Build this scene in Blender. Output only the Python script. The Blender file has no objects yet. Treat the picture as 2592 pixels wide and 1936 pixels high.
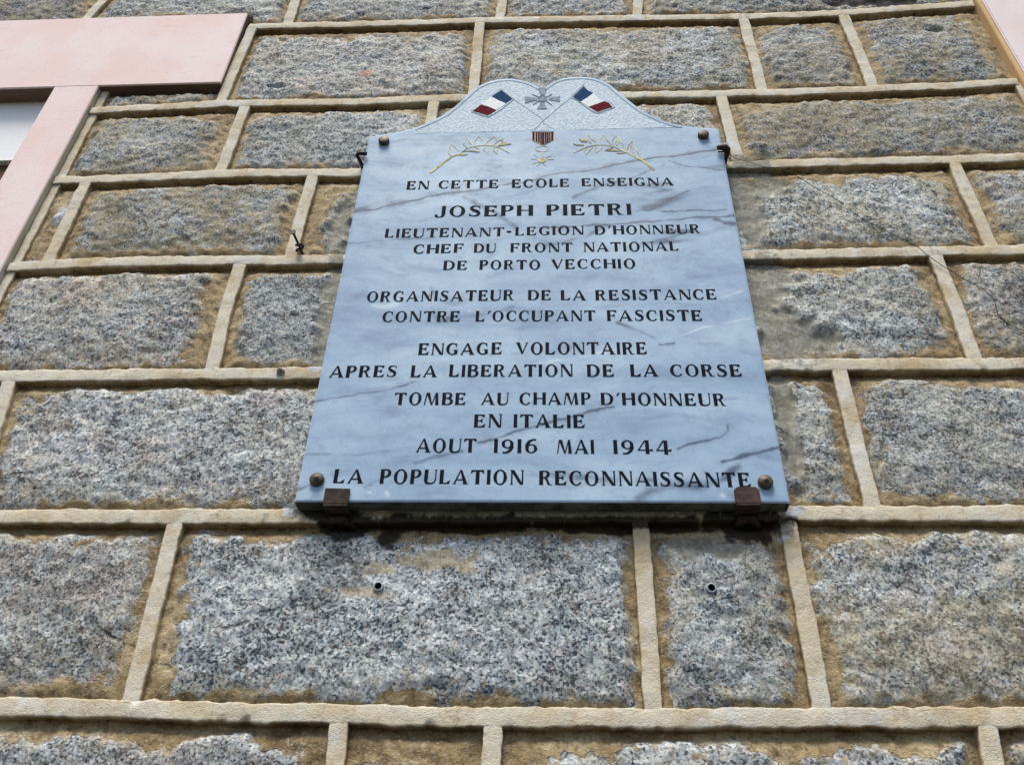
import bpy, bmesh, math, random
import numpy as np
from mathutils import Vector, Matrix
rnd = random.Random(7)
SC = bpy.context.scene
COL = SC.collection

# measured layout of the wall and the plaque: metres, x along the wall, z up
D = {'HJ': {0: [(-0.6467, 3.2983), (-0.5485, 3.2992), (-0.4268, 3.2955), (-0.1702, 3.2968), (-0.0019, 3.292), (0.2899, 3.2832), (0.4126, 3.2793), (0.5913, 3.2814), (0.8092, 3.2981),
            (0.8727, 3.3036)],
        1: [(-0.9111, 3.0077), (-0.7788, 3.0138), (-0.6503, 3.0201), (-0.3888, 3.0141), (-0.2381, 3.0193), (0.1459, 3.0128), (0.3254, 3.01), (0.4341, 3.0091), (0.5975, 3.0132),
            (0.7622, 3.016), (0.8691, 3.0252)],
        2: [(-0.9211, 2.7951), (-0.7194, 2.7986), (-0.601, 2.8047), (-0.3597, 2.799), (0.3411, 2.7962), (0.4533, 2.7988), (0.6747, 2.7998), (0.8146, 2.8014)],
        3: [(-0.9336, 2.5724), (-0.7974, 2.5796), (-0.6594, 2.5811), (-0.4958, 2.5792), (-0.3508, 2.5768), (0.3129, 2.5714), (0.5883, 2.573), (0.7411, 2.5747)],
        4: [(-0.8414, 2.3388), (-0.7185, 2.3389), (-0.5926, 2.3389), (-0.4462, 2.3386), (-0.3557, 2.339), (0.3059, 2.3448), (0.4162, 2.3455), (0.6659, 2.343)],
        5: [(-0.7471, 2.1), (-0.5264, 2.0992), (-0.3747, 2.0996), (0.3054, 2.1033), (0.5876, 2.1018)],
        6: [(-0.6488, 1.8512), (-0.5732, 1.8506), (-0.4955, 1.8491), (-0.3818, 1.8476), (-0.2701, 1.847), (-0.2351, 1.8461), (-0.0709, 1.8452), (0.1458, 1.8466),
            (0.5063, 1.8513)]},
 'VJ': {'0': [[(-1.0298, 3.4306), (-1.0433, 3.3592)], [(-0.5784, 3.4035), (-0.5777, 3.3166)], [(-0.1124, 3.3754), (-0.1152, 3.3016)], [(0.183, 3.3577), (0.1771, 3.2912)]],
        '1': [[(-0.653, 3.3418), (-0.6574, 3.2145), (-0.6621, 3.0404)], [(-0.1576, 3.2821), (-0.1578, 3.1485), (-0.1582, 3.0314)],
              [(0.3964, 3.2741), (0.3987, 3.1418), (0.3978, 3.0248)], [(0.6032, 3.2761), (0.6065, 3.1411), (0.6063, 3.0231)]],
        '2': [[(-0.6087, 3.0041), (-0.6108, 2.9009), (-0.6124, 2.8129)], [(-0.2338, 3.0036), (-0.2388, 2.8126)], [(0.028, 2.9988), (0.0214, 2.7983)],
              [(0.3181, 2.9989), (0.3228, 2.9009), (0.3251, 2.8153)]],
        '3': [[(-0.8575, 2.7787), (-0.8573, 2.6674), (-0.8562, 2.5894)], [(-0.4382, 2.7883), (-0.44, 2.6862), (-0.4406, 2.5975)], [(-0.1159, 2.7865), (-0.1144, 2.586)],
              [(0.1503, 2.7885), (0.1495, 2.5798)], [(0.6934, 2.7895), (0.6945, 2.6788), (0.6941, 2.5848)]],
        '4': [[(-0.5231, 2.5697), (-0.5238, 2.4541), (-0.5171, 2.3515)], [(-0.2568, 2.571), (-0.2483, 2.3474)], [(0.0341, 2.5688), (0.0352, 2.3475)],
              [(0.6019, 2.5619), (0.6031, 2.4466), (0.6014, 2.346)]],
        '5': [[(-0.8246, 2.3273), (-0.7948, 2.1091)], [(-0.1208, 2.3273), (-0.1174, 2.108)], [(0.1667, 2.3385), (0.1571, 2.1105)],
              [(0.4066, 2.334), (0.4042, 2.2227), (0.4028, 2.1129)]],
        '6': [[(-0.5046, 2.0857), (-0.5013, 1.9755), (-0.4961, 1.859)], [(0.1054, 2.0898), (0.1046, 1.9682), (0.1044, 1.8639)],
              [(0.2916, 2.0919), (0.2929, 1.9741), (0.2907, 1.8575)]],
        '7': [[(-0.2483, 1.8347), (-0.2472, 1.7915)], [(-0.0749, 1.8327), (-0.0751, 1.7938)], [(0.4642, 1.8371), (0.4606, 1.8007)]]},
 'arch': [(-0.3377, 2.8691), (-0.3103, 2.8749), (-0.2814, 2.8823), (-0.259, 2.891), (-0.2371, 2.9052), (-0.2182, 2.9196), (-0.2025, 2.9338), (-0.1856, 2.957), (-0.1717, 2.9802),
          (-0.1608, 2.9986), (-0.1496, 3.0138), (-0.1363, 3.0261), (-0.1228, 3.0332), (-0.1091, 3.0385), (-0.0953, 3.0396), (-0.0814, 3.0396), (-0.071, 3.0367), (-0.0571, 3.0308),
          (-0.0432, 3.0225), (-0.0329, 3.0132), (-0.0243, 3.0047), (-0.0219, 3.0028), (-0.0192, 3.005), (-0.0124, 3.0146), (-0.0021, 3.0259), (0.0083, 3.0325), (0.0186, 3.0367),
          (0.0341, 3.0396), (0.0496, 3.04), (0.065, 3.0381), (0.0802, 3.0327), (0.0935, 3.0244), (0.1066, 3.011), (0.1191, 2.9914), (0.1346, 2.9668), (0.1498, 2.9439),
          (0.1649, 2.9241), (0.1802, 2.9099), (0.1954, 2.8975), (0.2137, 2.8862), (0.2323, 2.8786), (0.2571, 2.8724), (0.2915, 2.8674)],
 'blobs': [('cement_shade', 0.323, 2.6896, 0.0295, 0.1143), ('cement_shade', 0.3441, 2.7928, 0.0341, 0.0324), ('cement_shade', 0.3634, 2.7392, 0.0401, 0.0258),
           ('cement_shade', 0.3139, 2.4722, 0.0358, 0.0906), ('cement_shade', 0.3397, 2.3922, 0.069, 0.0382), ('cement_shade', 0.3428, 2.5222, 0.0366, 0.043),
           ('cement_shade', -0.3489, 2.4846, 0.0255, 0.1113), ('cement_shade', -0.3516, 2.5917, 0.0133, 0.0562), ('cement_shade', -0.3526, 2.387, 0.0183, 0.0469),
           ('cement_shade', 0.3178, 2.2766, 0.0153, 0.0616), ('cement_shade', 0.3159, 2.1851, 0.0114, 0.0562), ('cement_shade', -0.3696, 2.6693, 0.0172, 0.06),
           ('cement_shade', 0.3046, 2.6509, 0.0143, 0.0577), ('white', 0.3141, 2.8549, 0.0098, 0.0158), ('white', 0.3046, 2.1045, 0.011, 0.008),
           ('white', -0.3559, 2.1066, 0.0096, 0.0094), ('white', 0.3148, 2.5849, 0.0189, 0.0072), ('white', 0.306, 2.6129, 0.0051, 0.0224),
           ('white', -0.9385, 2.6847, 0.016, 0.0145), ('white', -0.8771, 2.7036, 0.0117, 0.0189), ('white', 0.2837, 2.068, 0.0078, 0.0055),
           ('white', -0.3578, 2.345, 0.0131, 0.006), ('white', 0.1944, 1.9988, 0.0118, 0.0041), ('white', -0.345, 2.5915, 0.0067, 0.075), ('cement_shade', 0.1915, 2.057, 0.0442, 0.0164),
           ('cement_shade', 0.2864, 2.0846, 0.0099, 0.0168), ('dark', -0.2834, 2.0873, 0.0344, 0.0231), ('dark', 0.2465, 2.0824, 0.0307, 0.0213),
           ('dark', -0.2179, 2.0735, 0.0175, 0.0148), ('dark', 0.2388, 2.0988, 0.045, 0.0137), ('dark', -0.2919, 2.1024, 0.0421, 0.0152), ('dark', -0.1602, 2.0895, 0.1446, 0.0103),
           ('dark', 0.0746, 2.0876, 0.1514, 0.0097), ('dark', -0.032, 2.0934, 0.2863, 0.0058), ('cement_shade', -0.032, 2.1021, 0.3082, 0.0093), ('rust', 0.2464, 2.0713, 0.0118, 0.0044),  # long dark and grey bands paint the slab's shadow onto the joint
           ('rust', -0.381, 3.1061, 0.013, 0.0111), ('rust', 0.2497, 2.0702, 0.0196, 0.0055), ('pit', -0.5524, 3.0689, 0.0179, 0.004), ('pit', 0.7701, 3.2083, 0.0154, 0.0087),
           ('pit', -0.4689, 2.3057, 0.0178, 0.0087), ('pit', 0.6341, 3.3274, 0.0567, 0.025), ('pit', 0.7156, 3.3256, 0.0564, 0.025), ('dark', 0.6429, 3.33, 0.0487, 0.0189),  # dark blobs over the pits paint in the shade of the hole
           ('dark', 0.7164, 3.3288, 0.0483, 0.0188), ('tan', -0.2249, 2.0238, 0.02, 0.0097), ('tan', -0.2359, 1.9921, 0.0247, 0.0104), ('tan', -0.1509, 2.0348, 0.0451, 0.0135),
           ('tan', -0.261, 1.9946, 0.0297, 0.0041), ('tan', -0.1153, 2.0241, 0.0149, 0.0075)],
 'branchL': {'leaves': [[(-0.1844, 2.8049), (-0.1909, 2.8182), (-0.1858, 2.8402), (-0.1725, 2.822)], [(-0.155, 2.8258), (-0.1641, 2.8379), (-0.1596, 2.8572), (-0.1501, 2.8374)],
                        [(-0.1451, 2.8328), (-0.144, 2.8461), (-0.1372, 2.8616), (-0.1309, 2.8471)], [(-0.1257, 2.8365), (-0.1196, 2.8467), (-0.1089, 2.8598), (-0.1036, 2.8446)],
                        [(-0.1089, 2.8359), (-0.1018, 2.846), (-0.0926, 2.8509), (-0.0952, 2.8428)], [(-0.1013, 2.8312), (-0.0933, 2.842), (-0.0782, 2.8362), (-0.0902, 2.833)],
                        [(-0.1068, 2.8299), (-0.1102, 2.8197), (-0.1014, 2.8078), (-0.1019, 2.8209)], [(-0.1237, 2.832), (-0.1279, 2.8218), (-0.1182, 2.8113), (-0.1187, 2.8244)],
                        [(-0.145, 2.8298), (-0.1364, 2.8251), (-0.1331, 2.8147), (-0.1473, 2.8211)], [(-0.1657, 2.8173), (-0.1574, 2.8185), (-0.1368, 2.8148), (-0.1501, 2.8212)],
                        [(-0.1735, 2.8089), (-0.1653, 2.8115), (-0.1536, 2.8082), (-0.165, 2.8064)]],
             'stem': [(-0.2179, 2.7619), (-0.2054, 2.777), (-0.1919, 2.7936), (-0.1816, 2.8048), (-0.17, 2.8117), (-0.1578, 2.8259), (-0.146, 2.8313), (-0.1303, 2.8344),
                      (-0.1116, 2.833), (-0.0974, 2.8266), (-0.0803, 2.8106)]},
 'branchR': {'leaves': [[(0.152, 2.7834), (0.1411, 2.8209), (0.1382, 2.8368), (0.1312, 2.8263), (0.1281, 2.8126)],
                        [(0.1249, 2.8115), (0.1169, 2.8395), (0.1105, 2.8539), (0.1027, 2.84), (0.1028, 2.8261)],
                        [(0.0997, 2.8275), (0.0925, 2.843), (0.0882, 2.856), (0.0806, 2.8434), (0.0816, 2.8294)],
                        [(0.074, 2.836), (0.0663, 2.8452), (0.0611, 2.857), (0.0583, 2.843), (0.0651, 2.8325)],
                        [(0.0581, 2.8366), (0.0527, 2.8445), (0.0432, 2.8461), (0.0478, 2.8383)], [(0.0523, 2.8279), (0.0444, 2.8308), (0.0326, 2.8331), (0.0388, 2.8284)],
                        [(0.0672, 2.8223), (0.0605, 2.8113), (0.0547, 2.8016), (0.0527, 2.8128), (0.0561, 2.8202)],
                        [(0.0837, 2.8205), (0.0778, 2.8119), (0.0729, 2.8059), (0.07, 2.8135), (0.0735, 2.8234)],
                        [(0.1033, 2.8198), (0.0967, 2.8125), (0.088, 2.8103), (0.093, 2.8176)], [(0.1201, 2.8092), (0.1046, 2.8128), (0.0919, 2.8102), (0.1044, 2.8085)],
                        [(0.1253, 2.804), (0.1166, 2.8018), (0.108, 2.8034), (0.116, 2.8056)], [(0.1384, 2.8023), (0.1336, 2.8137), (0.1351, 2.8249), (0.1375, 2.8135)],
                        [(0.1114, 2.8245), (0.1079, 2.8322), (0.1117, 2.8461), (0.1141, 2.8307)]],
             'stem': [(0.1701, 2.7563), (0.1604, 2.771), (0.1511, 2.7822), (0.1365, 2.7962), (0.1231, 2.8078), (0.1111, 2.817), (0.1035, 2.8223), (0.0918, 2.8265),
                      (0.0784, 2.8282), (0.0657, 2.8262), (0.0521, 2.821), (0.0329, 2.8067)]},
 'brk': [(-0.3025, 2.1237), (-0.2701, 2.1224), (0.2236, 2.1197), (0.2548, 2.1196)],
 'cam': {'f': [-0.05152, 0.792343, 0.607896], 'r': [0.998632, 0.046353, 0.024217], 'u': [0.00899, -0.608312, 0.793647]},
 'caps': [(-0.3092, 2.8496), (0.2638, 2.8457), (-0.3166, 2.1381), (0.2651, 2.1324)],
 'cross': [[(-0.0296, 3.0031), (-0.0142, 3.0024), (-0.0148, 2.9994), (-0.0184, 2.9796), (-0.0254, 2.9799), (-0.0302, 3.0001)],
           [(-0.0247, 2.9563), (-0.0189, 2.9561), (-0.0137, 2.9375), (-0.0324, 2.9383)], [(-0.0559, 2.9773), (-0.033, 2.9723), (-0.0329, 2.9655), (-0.0548, 2.9576)],
           [(-0.0107, 2.9704), (0.0109, 2.9767), (0.0104, 2.9591), (-0.0107, 2.9659)]],
 'cross_c': (-0.0224, 2.9689),
 'flags': [{'blue': [(-0.101, 3.0), (-0.0791, 2.9705), (-0.0912, 2.9569), (-0.105, 2.9671), (-0.119, 2.9796)],
            'out': [(-0.1018, 3.0047), (-0.0747, 2.9703), (-0.099, 2.9378), (-0.1215, 2.9157), (-0.1385, 2.924), (-0.1556, 2.933), (-0.1367, 2.9583)],
            'pole': [(-0.0781, 2.9716), (-0.049, 2.9385), (-0.0223, 2.9074), (-0.0197, 2.8955), (-0.0028, 2.8773)],
            'red': [(-0.1372, 2.9549), (-0.1228, 2.9471), (-0.1083, 2.936), (-0.1153, 2.9285), (-0.1234, 2.9212), (-0.1387, 2.9295), (-0.1524, 2.9356)],
            'white': [(-0.119, 2.9796), (-0.105, 2.9671), (-0.0912, 2.9569), (-0.0993, 2.9461), (-0.1083, 2.9371), (-0.1228, 2.9482), (-0.1373, 2.9561)]},
           {'blue': [(0.0562, 3.0045), (0.0636, 2.9915), (0.0734, 2.982), (0.063, 2.97), (0.0493, 2.9565), (0.0428, 2.9635), (0.0353, 2.9712)],
            'out': [(0.0557, 3.0104), (0.0654, 2.9955), (0.0815, 2.972), (0.0944, 2.9602), (0.1025, 2.9559), (0.1131, 2.9361), (0.0963, 2.9269), (0.0796, 2.9184), (0.0699, 2.9242),
                    (0.054, 2.9452), (0.0444, 2.9584), (0.0312, 2.9702)],
            'pole': [(0.0575, 3.0149), (0.0295, 2.9686), (0.0041, 2.9362), (-0.0223, 2.8993), (-0.0368, 2.876)],
            'red': [(0.0932, 2.9557), (0.1006, 2.9515), (0.1073, 2.9374), (0.0932, 2.9309), (0.0797, 2.9238), (0.0734, 2.9295), (0.0638, 2.9398)],
            'white': [(0.0734, 2.982), (0.0813, 2.968), (0.0932, 2.9563), (0.0773, 2.947), (0.0638, 2.9403), (0.0574, 2.9478), (0.0493, 2.9565)]}],
 'hookL': [(-0.3367, 2.8105), (-0.3539, 2.8111), (-0.3484, 2.8119)],
 'hookR': [(0.2841, 2.8034), (0.298, 2.8007), (0.3009, 2.8107)],
 'lintel': {'bot': [(-0.6759, 3.0785), (-0.9169, 3.0745)],
            'jl': [(-1.0131, 3.072), (-1.0141, 2.8437), (-1.0136, 2.7959)],
            'jr': [(-0.9169, 3.0745), (-0.9229, 2.9187), (-0.9213, 2.7396), (-0.9249, 2.5845)],
            'open_top': [(-1.1276, 3.0772), (-1.0131, 3.072)],
            'panel_bot': [(-1.0723, 2.8902), (-1.0507, 2.8894)],
            'panel_top': [(-1.1484, 3.0829), (-1.0447, 3.0785)],
            'right': [(-0.6693, 3.3365), (-0.6759, 3.0785)],
            'top': [(-1.2298, 3.336), (-0.6693, 3.3365)]},
 'medal': {'bar': [(-0.0413, 2.8694), (-0.001, 2.8678)],
           'rays': [[(-0.0317, 2.7913), (-0.0421, 2.7928)], [(-0.0143, 2.7895), (-0.0012, 2.7914)], [(-0.0301, 2.7835), (-0.0393, 2.7787)], [(-0.0208, 2.7798), (-0.0148, 2.772)],
                    [(-0.0296, 2.7955), (-0.0373, 2.8053)], [(-0.0164, 2.795), (-0.006, 2.8007)], [(-0.0241, 2.797), (-0.0236, 2.8117)], [(-0.0197, 2.7969), (-0.0209, 2.8116)],
                    [(-0.0251, 2.7799), (-0.0316, 2.7734)]],
           'ring': [(-0.0225, 2.8204), (-0.0109, 2.82), (-0.0225, 2.8125)],
           'shield': [(-0.0404, 2.8681), (-0.0019, 2.8666), (-0.0022, 2.845), (-0.0209, 2.83), (-0.0401, 2.8446)],
           'star': [(-0.023, 2.7884), (-0.0143, 2.7881), (-0.023, 2.7807)],
           'stripes': [[(-0.0402, 2.8673), (-0.0359, 2.8672), (-0.0357, 2.8427), (-0.0399, 2.8462)], [(-0.0345, 2.8671), (-0.0308, 2.867), (-0.0306, 2.8385), (-0.0343, 2.8415)],
                       [(-0.03, 2.867), (-0.0267, 2.8668), (-0.0266, 2.8351), (-0.0298, 2.8378)], [(-0.0261, 2.8668), (-0.0229, 2.8667), (-0.0228, 2.832), (-0.0259, 2.8346)],
                       [(-0.0226, 2.8667), (-0.0185, 2.8665), (-0.0185, 2.8323), (-0.0225, 2.8317)], [(-0.0179, 2.8665), (-0.0147, 2.8664), (-0.0147, 2.8351), (-0.0178, 2.8328)],
                       [(-0.0143, 2.8664), (-0.0109, 2.8662), (-0.0109, 2.838), (-0.0143, 2.8355)], [(-0.0103, 2.8662), (-0.0073, 2.8661), (-0.0073, 2.8407), (-0.0104, 2.8384)],
                       [(-0.0064, 2.8661), (-0.0021, 2.8659), (-0.0022, 2.8446), (-0.0065, 2.8414)]]},
 'nail': (-0.4223, 2.5962),
 'nub': (-0.4101, 2.3404),
 'plaque': [(-0.3393, 2.8727), (0.2938, 2.868), (0.2918, 2.103), (-0.3417, 2.1061)],
 'plugs': [(-0.2228, 1.9995), (0.1849, 1.9988)],
 'right': [(0.8863, 3.2972), (0.8921, 3.0528), (0.8831, 3.322), (0.8775, 3.1926), (0.8853, 3.0587)],
 'swords': [[(-0.0413, 2.9846), (-0.0295, 2.9751)], [(-0.0048, 2.9834), (-0.0142, 2.9745)], [(-0.0398, 2.9521), (-0.0306, 2.9624)], [(-0.005, 2.9496), (-0.0142, 2.9617)]],
 'twig': [(0.6294, 2.506), (0.6456, 2.5184), (0.6467, 2.504), (0.6589, 2.5292)],
 'veins': [(0.85, 0.0016,
            [(-0.3409, 2.6633), (-0.3096, 2.6683), (-0.2744, 2.6782), (-0.2424, 2.6894), (-0.2068, 2.7004), (-0.1815, 2.7078), (-0.1336, 2.7125), (-0.0974, 2.7221),
             (-0.061, 2.7308), (-0.0373, 2.7373), (-0.0094, 2.748), (0.0275, 2.7531), (0.0795, 2.763), (0.1081, 2.7748), (0.1365, 2.7824), (0.2064, 2.793), (0.2418, 2.7983),
             (0.2861, 2.8087)]),
           (0.4, 0.005, [(-0.1815, 2.7068), (-0.1509, 2.6937), (-0.132, 2.6791), (-0.0949, 2.6485), (-0.0674, 2.6219)]),
           (0.65, 0.0014, [(0.1332, 2.6518), (0.1753, 2.6516), (0.2279, 2.6491), (0.2628, 2.6504), (0.2806, 2.6543)]),
           (0.4, 0.002, [(0.158, 2.655), (0.1863, 2.6752), (0.2241, 2.7014)]),
           (0.75, 0.0016, [(-0.0361, 2.6135), (0.0161, 2.6149), (0.069, 2.6196), (0.1212, 2.6234), (0.1735, 2.6296), (0.2262, 2.6319), (0.261, 2.6348), (0.2907, 2.6377)]),
           (0.8, 0.004, [(0.2605, 2.631), (0.2764, 2.6202), (0.2862, 2.618)]),
           (0.5, 0.0014, [(-0.3385, 2.5857), (-0.3171, 2.5865), (-0.293, 2.592), (-0.2336, 2.5961), (-0.1987, 2.5989)]),
           (0.4, 0.003, [(0.1352, 2.574), (0.188, 2.59), (0.2233, 2.6039)]), (0.6, 0.0012, [(-0.3409, 2.2647), (-0.3138, 2.2713), (-0.2569, 2.2826), (-0.202, 2.2982)]),
           (0.75, 0.0016, [(-0.107, 2.1959), (-0.0859, 2.2028), (-0.0507, 2.2155), (-0.0239, 2.2244), (-0.0056, 2.2308), (0.0215, 2.2391), (0.0449, 2.2476), (0.076, 2.254)]),
           (0.6, 0.0016, [(0.1594, 2.1867), (0.1774, 2.1928), (0.2007, 2.199), (0.2185, 2.2042), (0.2282, 2.2115), (0.2286, 2.2224)]),
           (0.75, 0.002, [(0.2152, 2.1648), (0.2437, 2.1729), (0.2645, 2.1759), (0.2951, 2.1871)]),
           (0.5, 0.006, [(0.1025, 2.1102), (0.1203, 2.1206), (0.1461, 2.1284), (0.1792, 2.1283), (0.214, 2.1379), (0.235, 2.1599)]),
           (0.35, 0.004, [(-0.0318, 2.1472), (0.0197, 2.1428), (0.0707, 2.1384), (0.1214, 2.1365)]), (0.5, 0.003, [(-0.3419, 2.122), (-0.3259, 2.1297), (-0.3125, 2.1344)]),
           (0.4, 0.003, [(-0.2525, 2.1294), (-0.2228, 2.1438)]), (0.4, 0.003, [(-0.1897, 2.1657), (-0.1641, 2.1761), (-0.1294, 2.1822)]),
           (0.3, 0.002, [(-0.3431, 2.1771), (-0.2625, 2.1785), (-0.2129, 2.1845)]), (0.5, 0.003, [(0.0889, 2.4078), (0.1205, 2.3918), (0.1424, 2.3763)]),
           (0.5, 0.002, [(0.1495, 2.3642), (0.1704, 2.3698)]), (0.55, 0.0016, [(0.1971, 2.7803), (0.2237, 2.7666), (0.2638, 2.7568), (0.2901, 2.7528)]),
           (0.45, 0.003, [(0.0297, 2.6893), (0.0772, 2.7182), (0.1318, 2.7371), (0.1879, 2.7668)]), (0.4, 0.004, [(-0.0167, 2.576), (0.047, 2.5927), (0.0863, 2.6196)]),
           (0.35, 0.004, [(-0.1946, 2.4852), (-0.1865, 2.4767), (-0.1962, 2.4668)]), (0.4, 0.005, [(-0.1871, 2.4299), (-0.177, 2.4162), (-0.0763, 2.436), (-0.0645, 2.4414)]),
           (-0.5, 0.0014, [(-0.0335, 2.3299), (0.0043, 2.3367), (0.0422, 2.3457), (0.1303, 2.3667), (0.1675, 2.3789), (0.2172, 2.3983), (0.284, 2.4126)]),
           (-0.5, 0.002, [(0.24, 2.4555), (0.2818, 2.4683)]), (-0.6, 0.004, [(-0.2803, 2.4503), (-0.2616, 2.4475), (-0.2437, 2.4512)]),
           (-0.5, 0.004, [(-0.1302, 2.4346), (-0.1064, 2.439)]), (-0.7, 0.002, [(-0.2467, 2.1205), (-0.2444, 2.1193)]), (-0.7, 0.0025, [(-0.2219, 2.1175), (-0.2196, 2.1157)]),
           (-0.7, 0.0025, [(0.2087, 2.1152), (0.2105, 2.114)])],
 'wire': [(0.3033, 2.815), (0.3109, 2.8093), (0.3191, 2.8035), (0.3406, 2.7995), (0.3666, 2.7856), (0.3907, 2.7783), (0.4067, 2.7608), (0.4385, 2.7255), (0.4841, 2.6849),
          (0.5026, 2.6493), (0.5331, 2.6136), (0.5736, 2.5719), (0.5812, 2.5633), (0.6023, 2.5397), (0.6294, 2.506), (0.6482, 2.4802), (0.6559, 2.4585), (0.6549, 2.4326),
          (0.6661, 2.4165), (0.6822, 2.4009), (0.7051, 2.3891)],
 'words': [('EN', -0.2554, 2.7183, -0.2171, 2.7181, 0.0216), ('CETTE', -0.2, 2.7186, -0.0972, 2.717, 0.0214), ('ECOLE', -0.0736, 2.7172, 0.0242, 2.7164, 0.0215),
           ('ENSEIGNA', 0.0454, 2.7171, 0.2, 2.7143, 0.0206), ('JOSEPH', -0.2009, 2.6476, -0.0377, 2.6453, 0.0263), ('PIETRI', -0.0142, 2.6453, 0.1249, 2.6436, 0.0269),
           ('LIEUTENANT', -0.2797, 2.5988, -0.0842, 2.5977, 0.0211), ('.', -0.0797, 2.5978, -0.0713, 2.5976, 0.0216), ('LEGION', -0.0652, 2.5984, 0.0456, 2.5986, 0.0205),
           ("D'HONNEUR", 0.0641, 2.5978, 0.2326, 2.5962, 0.0206), ('CHEF', -0.2293, 2.5608, -0.1488, 2.561, 0.0208), ('DU', -0.1313, 2.5606, -0.0957, 2.5607, 0.0203),
           ('FRONT', -0.0721, 2.5601, 0.0267, 2.5591, 0.0206), ('NATIONAL', 0.0446, 2.5587, 0.1941, 2.5573, 0.021), ('DE', -0.178, 2.523, -0.1406, 2.5227, 0.0203),
           ('PORTO', -0.1202, 2.5226, -0.0247, 2.5209, 0.0207), ('VECCHIO', -0.0068, 2.5213, 0.1244, 2.5198, 0.0211), ('ORGANISATEUR', -0.2921, 2.4564, -0.0642, 2.4558, 0.0217),
           ('DE', -0.0428, 2.4554, -0.0077, 2.455, 0.0209), ('LA', 0.0074, 2.4547, 0.0446, 2.454, 0.021), ('RESISTANCE', 0.0601, 2.4537, 0.2419, 2.4516, 0.0212),
           ('CONTRE', -0.2628, 2.4151, -0.1449, 2.4142, 0.0212), ("L'OCCUPANT", -0.121, 2.4138, 0.0582, 2.4118, 0.0214), ('FASCISTE', 0.076, 2.4115, 0.2156, 2.4096, 0.0214),
           ('ENGAGE', -0.2018, 2.3502, -0.0799, 2.3499, 0.022), ('VOLONTAIRE', -0.0589, 2.3496, 0.1301, 2.347, 0.0223), ('APRES', -0.3274, 2.31, -0.2299, 2.3099, 0.0211),
           ('LA', -0.2093, 2.3091, -0.1725, 2.3087, 0.0216), ('LIBERATION', -0.1539, 2.3092, 0.0227, 2.3075, 0.022), ('DE', 0.0431, 2.307, 0.0805, 2.3066, 0.0222),
           ('LA', 0.1045, 2.3065, 0.1425, 2.3062, 0.0218), ('CORSE', 0.1603, 2.3059, 0.2594, 2.3048, 0.0217), ('TOMBE', -0.2283, 2.2603, -0.1275, 2.2595, 0.0212),
           ('AU', -0.1051, 2.2594, -0.0675, 2.2592, 0.0208), ('CHAMP', -0.052, 2.2589, 0.0466, 2.258, 0.0209), ("D'HONNEUR", 0.0607, 2.2576, 0.2313, 2.2543, 0.021),
           ('EN', -0.1137, 2.2215, -0.0758, 2.2212, 0.0218), ('ITALIE', -0.0596, 2.221, 0.0374, 2.2193, 0.0218), ('AOUT', -0.1896, 2.1815, -0.1089, 2.1808, 0.0218),
           ('1916', -0.0856, 2.18, -0.0268, 2.1793, 0.0218), ('MAI', -0.0006, 2.1786, 0.0486, 2.178, 0.022), ('1944', 0.0741, 2.1775, 0.1502, 2.1762, 0.0219),
           ('LA', -0.2952, 2.1338, -0.2562, 2.1336, 0.0216), ('POPULATION', -0.2333, 2.1332, -0.0443, 2.1311, 0.0218), ('RECONNAISSANTE', -0.0239, 2.1306, 0.247, 2.1262, 0.0215)]}


# ------------------------------------------------------------------ camera
CAM_POS = Vector((0.0, -1.0, 1.55))
cam = bpy.data.cameras.new('camera'); co = bpy.data.objects.new('camera', cam); COL.objects.link(co)
cam.sensor_width = 36.0; cam.lens = 36.0*2200/2592; cam.clip_start = 0.02; cam.clip_end = 500
r, u, f = (Vector(D['cam'][k]) for k in 'ruf')
M = Matrix((r, u, -f)).transposed().to_4x4(); M.translation = CAM_POS
co.matrix_world = M
SC.camera = co
# ------------------------------------------------------------------ light: open sky, soft high sun
SUN_EL, SUN_AZ = 68.0, -14.0        # azimuth measured from straight out of the wall (-y) towards +x
w = bpy.data.worlds.new('World'); SC.world = w; w.use_nodes = True
nt = w.node_tree; bg = nt.nodes['Background']
sky = nt.nodes.new('ShaderNodeTexSky'); sky.sky_type = 'NISHITA'; sky.sun_disc = False
sky.sun_elevation = math.radians(SUN_EL); sky.sun_rotation = math.radians(180 - SUN_AZ)
sky.air_density = 1.0; sky.dust_density = 2.5; sky.ozone_density = 0.6
nt.links.new(sky.outputs[0], bg.inputs[0]); bg.inputs[1].default_value = 0.08
sl = bpy.data.lights.new('sun', 'SUN'); sl.energy = 2.1; sl.angle = math.radians(24); sl.color = (1.0, 0.93, 0.83)
so = bpy.data.objects.new('sun', sl); COL.objects.link(so)
el, az = math.radians(SUN_EL), math.radians(SUN_AZ)
sd_ = Vector((math.sin(az)*math.cos(el), -math.cos(az)*math.cos(el), math.sin(el)))
so.rotation_euler = sd_.to_track_quat('Z', 'Y').to_euler(); so.location = (0, -6, 8)
vs = SC.view_settings
vs.view_transform = 'Standard'; vs.look = 'None'; vs.gamma = 1; vs.exposure = 0.95; vs.use_curve_mapping = False

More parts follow.
